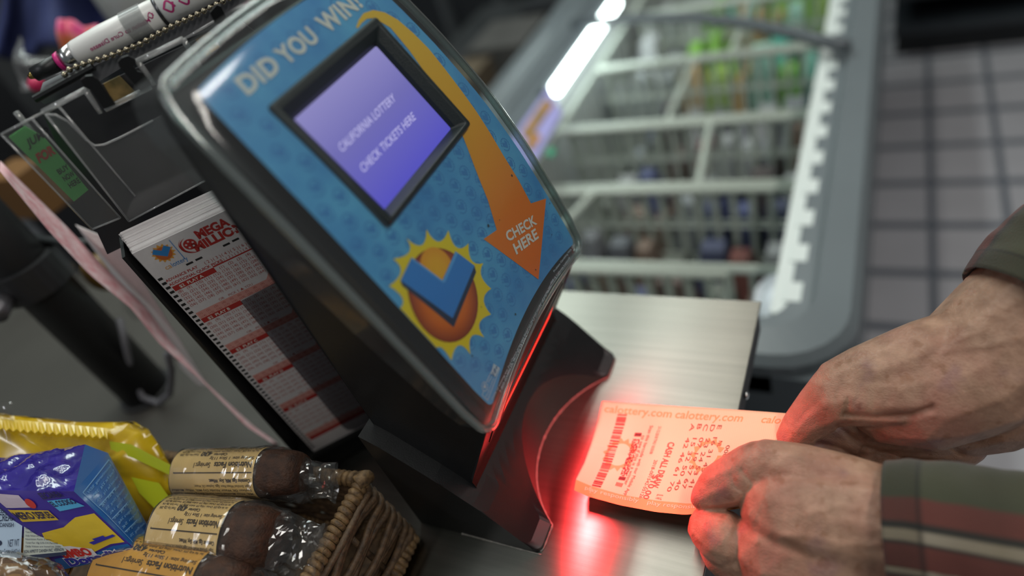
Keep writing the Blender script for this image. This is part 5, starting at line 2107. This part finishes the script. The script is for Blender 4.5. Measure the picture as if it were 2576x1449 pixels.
right_hand = [
    # forearm, wrist and palm (turned up)
    [(2720, 700, 0.400, 190), (2560, 840, 0.408, 176), (2440, 940, 0.416, 160), (2330, 990, 0.424, 142), (2250, 1010, 0.434, 112)],
    [(2640, 900, 0.415, 175), (2510, 1010, 0.428, 125), (2432, 1064, 0.436, 84)],
    [(2470, 1020, 0.434, 118), (2330, 1060, 0.446, 88), (2220, 1072, 0.456, 70)],
    # back of the thumb, thenar mound, thumb
    [(2430, 860, 0.416, 92), (2320, 900, 0.420, 96), (2200, 945, 0.426, 88), (2125, 975, 0.433, 78)],
    [(2360, 965, 0.414, 98), (2260, 985, 0.420, 96), (2170, 985, 0.428, 88), (2110, 995, 0.434, 78), (2062, 1030, 0.442, 62), (2020, 1072, 0.448, 52), (1990, 1108, 0.453, 40), (1975, 1128, 0.455, 28)],
    # index finger reaching under the ticket
    [(2330, 1050, 0.446, 84), (2210, 1085, 0.457, 62), (2130, 1098, 0.464, 56), (2060, 1118, 0.472, 44), (1990, 1140, 0.478, 32)],
    # middle finger curling back up
    [(2380, 1085, 0.444, 66), (2280, 1122, 0.454, 54), (2190, 1146, 0.462, 48), (2120, 1170, 0.466, 44), (2130, 1210, 0.460, 38), (2190, 1225, 0.452, 34)],
    # ring finger curling back, tip lit
    [(2410, 1105, 0.442, 60), (2345, 1145, 0.451, 46), (2275, 1170, 0.456, 42), (2225, 1200, 0.456, 38), (2232, 1206, 0.446, 36), (2262, 1208, 0.442, 30)],
    # little finger
    [(2430, 1115, 0.440, 52), (2392, 1160, 0.448, 38), (2335, 1180, 0.452, 36), (2300, 1210, 0.452, 32), (2318, 1206, 0.443, 30), (2350, 1210, 0.440, 26)],
]
ico = bmesh.new()
bmesh.ops.create_icosphere(ico, subdivisions=2, radius=1.0)
iv = np.array([v.co[:] for v in ico.verts])
ico.verts.index_update()
ifc = [tuple(v.index for v in q.verts) for q in ico.faces]
ico.free()


def skin_mesh(chains, vox, rep):
    vs, fs = [], []
    for c in chains:
        for p, r in tballs(c):
            k = len(vs)
            vs += [tuple(p + iv[i] * r) for i in range(len(iv))]
            fs += [tuple(i + k for i in q) for q in ifc]
    me = bpy.data.meshes.new('hand_form')
    me.from_pydata(vs, [], fs)
    o = bpy.data.objects.new('hand_form', me)
    COL.objects.link(o)
    r = o.modifiers.new('r', 'REMESH')
    r.mode, r.voxel_size = 'VOXEL', vox
    s = o.modifiers.new('s', 'SMOOTH')
    s.factor, s.iterations = 0.5, rep
    dg = bpy.context.evaluated_depsgraph_get()
    ev = bpy.data.meshes.new_from_object(o.evaluated_get(dg))
    V = np.array([v.co[:] for v in ev.vertices])
    Fc = [tuple(p.vertices) for p in ev.polygons]
    bpy.data.objects.remove(o)
    bpy.data.meshes.remove(me)
    bpy.data.meshes.remove(ev)
    return V, Fc


def skin_mat():
    m = bpy.data.materials.new('skin')
    m.use_nodes = True
    nt = m.node_tree
    b = nt.nodes['Principled BSDF']
    b.inputs['Roughness'].default_value = 0.48
    b.inputs['Specular IOR Level'].default_value = 0.4
    b.inputs['Subsurface Weight'].default_value = 0.12
    b.inputs['Subsurface Radius'].default_value = (0.010, 0.004, 0.002)
    b.inputs['Subsurface Scale'].default_value = 0.4
    tc = nt.nodes.new('ShaderNodeTexCoord')

    def nz(scale, det=4, p0=0.35, p1=0.7, c0=(0, 0, 0, 1), c1=(1, 1, 1, 1), rough=0.5):
        n = nt.nodes.new('ShaderNodeTexNoise')
        n.inputs['Scale'].default_value, n.inputs['Detail'].default_value, n.inputs['Roughness'].default_value = scale, det, rough
        nt.links.new(tc.outputs['Object'], n.inputs['Vector'])
        r = nt.nodes.new('ShaderNodeValToRGB')
        r.color_ramp.elements[0].position, r.color_ramp.elements[1].position = p0, p1
        r.color_ramp.elements[0].color, r.color_ramp.elements[1].color = c0, c1
        nt.links.new(n.outputs['Fac'], r.inputs[0])
        return r, n

    def mixc(fac, a, bcol):
        x = nt.nodes.new('ShaderNodeMix')
        x.data_type = 'RGBA'
        nt.links.new(fac, x.inputs[0])
        if isinstance(a, tuple):
            x.inputs[6].default_value = a
        else:
            nt.links.new(a, x.inputs[6])
        x.inputs[7].default_value = bcol
        return x.outputs[2]
    base, _ = nz(70, 6, 0.32, 0.72, rgb('#8b6854'), rgb('#b69079'), 0.62)
    red_, _ = nz(26, 3, 0.5, 0.75)
    k1 = nt.nodes.new('ShaderNodeMath'); k1.operation = 'MULTIPLY'; k1.inputs[1].default_value = 0.6
    nt.links.new(red_.outputs[0], k1.inputs[0])
    c = mixc(k1.outputs[0], base.outputs[0], rgb('#a06a5c'))
    sp1, _ = nz(105, 2, 0.62, 0.70)
    k2 = nt.nodes.new('ShaderNodeMath'); k2.operation = 'MULTIPLY'; k2.inputs[1].default_value = 0.5
    nt.links.new(sp1.outputs[0], k2.inputs[0])
    c = mixc(k2.outputs[0], c, rgb('#7d5236'))
    bl, _ = nz(34, 3, 0.60, 0.74)
    k3 = nt.nodes.new('ShaderNodeMath'); k3.operation = 'MULTIPLY'; k3.inputs[1].default_value = 0.55
    nt.links.new(bl.outputs[0], k3.inputs[0])
    c = mixc(k3.outputs[0], c, rgb('#7a5560'))
    nt.links.new(c, b.inputs['Base Color'])
    # fine creases
    vo = nt.nodes.new('ShaderNodeTexVoronoi')
    vo.feature = 'DISTANCE_TO_EDGE'
    vo.inputs['Scale'].default_value = 520
    mp = nt.nodes.new('ShaderNodeMapping')
    mp.inputs['Scale'].default_value = (0.55, 1.5, 1.0)
    nw = nt.nodes.new('ShaderNodeTexNoise'); nw.inputs['Scale'].default_value = 60
    nt.links.new(tc.outputs['Object'], nw.inputs['Vector'])
    va = nt.nodes.new('ShaderNodeMix'); va.data_type = 'VECTOR'; va.inputs[0].default_value = 0.012
    nt.links.new(tc.outputs['Object'], va.inputs[4]); nt.links.new(nw.outputs['Color'], va.inputs[5])
    nt.links.new(va.outputs[1], mp.inputs[0])
    nt.links.new(mp.outputs[0], vo.inputs['Vector'])
    n2 = nt.nodes.new('ShaderNodeTexNoise'); n2.inputs['Scale'].default_value = 240; n2.inputs['Detail'].default_value = 5
    nt.links.new(tc.outputs['Object'], n2.inputs['Vector'])
    cr = nt.nodes.new('ShaderNodeMath'); cr.operation = 'MINIMUM'; cr.inputs[1].default_value = 0.12
    nt.links.new(vo.outputs['Distance'], cr.inputs[0])
    ad = nt.nodes.new('ShaderNodeMath'); ad.operation = 'MULTIPLY_ADD'; ad.inputs[1].default_value = 2.2
    nt.links.new(cr.outputs[0], ad.inputs[0]); nt.links.new(n2.outputs['Fac'], ad.inputs[2])
    bp = nt.nodes.new('ShaderNodeBump'); bp.inputs['Strength'].default_value = 0.42; bp.inputs['Distance'].default_value = 0.0012
    nt.links.new(ad.outputs[0], bp.inputs['Height'])
    nt.links.new(bp.outputs[0], b.inputs['Normal'])
    return m


def seg_dist(V, a, b):
    ab = b - a
    t = np.clip(((V - a) @ ab) / (ab @ ab), 0, 1)
    return np.linalg.norm(V - (a + t[:, None] * ab), axis=1)


def crease(V, pxs, depth, deep, wid):
    """presses a line (given in the picture at a distance) into the near side of the skin"""
    pts = [atd(q, depth) for q in pxs]
    view = M @ np.array([0, 0, 1.0])
    # measure in the plane of the picture, only near that distance
    dv = (V - CAM) @ view
    flatV = (V - CAM) / dv[:, None] * depth + CAM
    d = np.min([seg_dist(flatV, a, b) for a, b in zip(pts[:-1], pts[1:])], axis=0)
    w = np.exp(-(d / wid) ** 2) * (np.abs(dv - depth) < 0.035)
    V += view * (deep * 0.7 * w)[:, None]


V1, F1 = skin_mesh(left_hand, 0.0011, 7)
V2, F2 = skin_mesh(right_hand, 0.0011, 6)
# folds of skin: left hand, index knuckle and web
for l, dp_, w in (([(1868, 1185), (1890, 1215), (1890, 1232)], 0.0016, 0.0016), ([(1840, 1195), (1850, 1225), (1872, 1240)], 0.0010, 0.0014), ([(1888, 1235), (1870, 1262), (1858, 1290)], 0.0022, 0.0018),
                  ([(1900, 1275), (1880, 1320), (1868, 1350)], 0.0008, 0.0016), ([(1885, 1260), (1860, 1310), (1845, 1345)], 0.0008, 0.0014), ([(1920, 1270), (1905, 1320)], 0.0006, 0.0015)):
    crease(V1, l, 0.410, dp_, w)
# raised veins on the back of the left hand
for l in ([(2230, 1250), (2120, 1205), (2060, 1175)], [(2210, 1370), (2110, 1370), (2030, 1345), (1960, 1350)], [(2200, 1290), (2110, 1270), (2040, 1290)], [(2130, 1210), (2140, 1250)]):
    crease(V1, l, 0.385, -0.0010, 0.0026)
# folds of the right thumb and palm
for l, dp_, w in (([(2130, 1045), (2200, 1052), (2300, 1045), (2400, 1010), (2450, 960), (2490, 910)], 0.0046, 0.0024), ([(2190, 940), (2200, 990), (2196, 1018)], 0.0009, 0.0022), ([(2165, 960), (2160, 1000), (2150, 1015)], 0.0009, 0.0022), ([(2240, 920), (2240, 980), (2236, 1010)], 0.0007, 0.0022),
                  ([(2275, 915), (2270, 970)], 0.0006, 0.002), ([(2300, 890), (2296, 960)], 0.0006, 0.002), ([(2325, 905), (2340, 980), (2365, 1010)], 0.0007, 0.0022), ([(2135, 1005), (2130, 1035), (2128, 1040)], 0.0020, 0.0016), ([(2110, 980), (2105, 1010)], 0.0008, 0.0013), ([(2070, 1000), (2040, 1025), (2010, 1060)], 0.0006, 0.0013),
                  ([(2064, 1096), (2085, 1085), (2110, 1074), (2130, 1060)], 0.0014, 0.0014)):
    crease(V2, l, 0.428, dp_, w)
for l, dp_, w in (([(2250, 1050), (2340, 1085), (2420, 1140)], 0.0024, 0.0018), ([(2060, 1116), (2120, 1130), (2160, 1155)], 0.0022, 0.0016), ([(2110, 1075), (2180, 1125), (2160, 1155)], 0.0022, 0.0018), ([(2180, 1125), (2275, 1155), (2262, 1190)], 0.0022, 0.0018), ([(2275, 1155), (2360, 1160), (2420, 1175)], 0.0020, 0.0016)):
    crease(V2, l, 0.450, dp_ * 1.9, w * 1.15)
for l in ([(2560, 760), (2490, 790), (2470, 830), (2420, 850), (2330, 870)], [(2490, 790), (2520, 800)], [(2560, 850), (2480, 870), (2380, 880)]):
    crease(V2, l, 0.405, -0.0011, 0.0028)
person = empty('person', (0.25, 0.30, 0.0), 'person in a plaid shirt, both hands reaching in to hold the ticket under the scanner', 'person')
k = len(V1)
bodym = mk('body', [tuple(q) for q in V1] + [tuple(q) for q in V2], F1 + [tuple(i + k for i in q) for q in F2], skin_mat(), person, smooth=True)
bodym['label'] = 'spotted, wrinkled hands and forearms'


def plaid_mat():
    m = bpy.data.materials.new('plaid_flannel')
    m.use_nodes = True
    nt = m.node_tree
    b = nt.nodes['Principled BSDF']
    b.inputs['Roughness'].default_value = 0.9
    b.inputs['Sheen Weight'].default_value = 0.2
    uv = nt.nodes.new('ShaderNodeUVMap')
    sp = nt.nodes.new('ShaderNodeSeparateXYZ')
    nt.links.new(uv.outputs[0], sp.inputs[0])

    def bands(sock, stops, mult):
        mu = nt.nodes.new('ShaderNodeMath'); mu.operation = 'MULTIPLY'; mu.inputs[1].default_value = mult
        nt.links.new(sock, mu.inputs[0])
        fr = nt.nodes.new('ShaderNodeMath'); fr.operation = 'FRACT'
        nt.links.new(mu.outputs[0], fr.inputs[0])
        r = nt.nodes.new('ShaderNodeValToRGB')
        r.color_ramp.interpolation = 'LINEAR'
        els = r.color_ramp.elements
        els[0].position, els[0].color = stops[0][0], rgb(stops[0][1])
        els[1].position, els[1].color = stops[-1][0], rgb(stops[-1][1])
        for p_, c in stops[1:-1]:
            e = els.new(p_); e.color = rgb(c)
        nt.links.new(fr.outputs[0], r.inputs[0])
        return r
    G, Rr, D, Wt = '#3f3f2a', '#5c2a22', '#24221e', '#8d8272'
    a = bands(sp.outputs[0], [(0, G), (0.20, '#3a3c28'), (0.23, Rr), (0.36, '#602e26'), (0.385, D), (0.41, D), (0.43, Wt), (0.48, Wt), (0.50, D), (0.52, Rr), (0.66, Rr), (0.69, D), (0.75, '#3a3a26'), (1.0, G)], 3.2)
    c = bands(sp.outputs[1], [(0, '#c9c4b8'), (0.18, '#c0bcb0'), (0.20, '#5a564c'), (0.23, '#ffffff'), (0.60, '#d8d4c8'), (0.85, '#ffffff'), (0.87, '#ffe8e0'), (0.97, '#ffffff'), (1.0, '#d8d4c8')], 1.0)
    mx = nt.nodes.new('ShaderNodeMix'); mx.data_type = 'RGBA'; mx.blend_type = 'MULTIPLY'; mx.inputs[0].default_value = 0.8
    nt.links.new(a.outputs[0], mx.inputs[6]); nt.links.new(c.outputs[0], mx.inputs[7])
    # one pale stripe round the arm
    st = bands(sp.outputs[1], [(0, '#000000'), (0.80, '#000000'), (0.83, '#b0b0b0'), (0.93, '#b0b0b0'), (0.96, '#000000'), (1.0, '#000000')], 1.0)
    m2 = nt.nodes.new('ShaderNodeMix'); m2.data_type = 'RGBA'
    nt.links.new(st.outputs[0], m2.inputs[0]); nt.links.new(mx.outputs[2], m2.inputs[6]); m2.inputs[7].default_value = rgb('#b9a090')
    # twill
    wv = nt.nodes.new('ShaderNodeTexWave'); wv.inputs['Scale'].default_value = 26; wv.bands_direction = 'DIAGONAL'
    mpn = nt.nodes.new('ShaderNodeMapping'); mpn.inputs['Scale'].default_value = (6, 2, 1)
    nt.links.new(uv.outputs[0], mpn.inputs[0]); nt.links.new(mpn.outputs[0], wv.inputs['Vector'])
    m3 = nt.nodes.new('ShaderNodeMix'); m3.data_type = 'RGBA'; m3.blend_type = 'MULTIPLY'; m3.inputs[0].default_value = 0.35
    nt.links.new(m2.outputs[2], m3.inputs[6]); nt.links.new(wv.outputs['Color'], m3.inputs[7])
    nt.links.new(m3.outputs[2], b.inputs['Base Color'])
    tc = nt.nodes.new('ShaderNodeTexCoord')
    n = nt.nodes.new('ShaderNodeTexNoise'); n.inputs['Scale'].default_value = 900
    nt.links.new(tc.outputs['Object'], n.inputs['Vector'])
    bp = nt.nodes.new('ShaderNodeBump'); bp.inputs['Strength'].default_value = 0.4; bp.inputs['Distance'].default_value = 0.0008
    nt.links.new(n.outputs['Fac'], bp.inputs['Height']); nt.links.new(bp.outputs[0], b.inputs['Normal'])
    return m


plaid = plaid_mat()


def sleeve(chain, vlen, u0, name, label, seed):
    """cloth tube round the arm; the cuff end turns in"""
    pts = [(atd((a[0], a[1]), a[2]), a[3] * a[2] / F) for a in chain]
    vv, uvs, f = [], [], []
    n = 64
    C3 = [p for p, r in pts]
    R3 = [r for p, r in pts]
    s = np.concatenate([[0], np.cumsum([np.linalg.norm(b - a) for a, b in zip(C3[:-1], C3[1:])])])
    S = np.linspace(0, s[-1], 46)
    rings = []
    ax0 = (C3[1] - C3[0]) / np.linalg.norm(C3[1] - C3[0])
    view = M @ np.array([0, 0, -1.0])
    for t in S:
        c = np.array([np.interp(t, s, [p[k] for p in C3]) for k in range(3)])
        r = float(np.interp(t, s, R3))
        e1 = view - ax0 * (view @ ax0)
        e1 /= np.linalg.norm(e1)
        e2 = np.cross(ax0, e1)
        rings.append((c, r, e1, e2, t))
    first = rings[0]
    seq = [(first[0] + ax0 * 0.010, first[1] * 0.93, first[2], first[3], 0.010), (first[0] + ax0 * 0.0015, first[1] * 0.95, first[2], first[3], 0.0015), (first[0], first[1] * 0.975, first[2], first[3], 0.0)] + rings
    for (c, r, e1, e2, t) in seq:
        for k in range(n + 1):
            a = 2 * math.pi * k / n
            p = c + r * (math.cos(a) * e1 + math.sin(a) * e2)
            w = noise.noise(Vector((p[0] * 28 + seed, p[1] * 28, p[2] * 28))) + 0.5 * noise.noise(Vector((t * 90 + seed, a * 1.5, 2)))
            p = p + (p - c) / r * w * 0.0028
            vv.append(p)
            uvs.append((k / n + u0, t / vlen))
    m_ = n + 1
    for j in range(len(seq) - 1):
        for k in range(n):
            f.append((j * m_ + k, j * m_ + k + 1, (j + 1) * m_ + k + 1, (j + 1) * m_ + k))
    o = mk(name, vv, f, plaid, person, smooth=True, uv=uvs)
    o['label'] = label
    return o


sleeve([(2245, 1345, 0.372, 182), (2300, 1350, 0.366, 190), (2420, 1372, 0.356, 196), (2640, 1412, 0.342, 212), (2900, 1440, 0.330, 250)], 0.085, 0.142, 'shirt_sleeve', 'green, red and grey plaid sleeve of the nearer arm', 4)
sleeve([(2588, 800, 0.402, 188), (2640, 755, 0.400, 202), (2760, 660, 0.395, 215), (3000, 500, 0.385, 250)], 0.06, 0.42, 'shirt_sleeve', 'brown and tan plaid sleeve of the farther arm', 9)
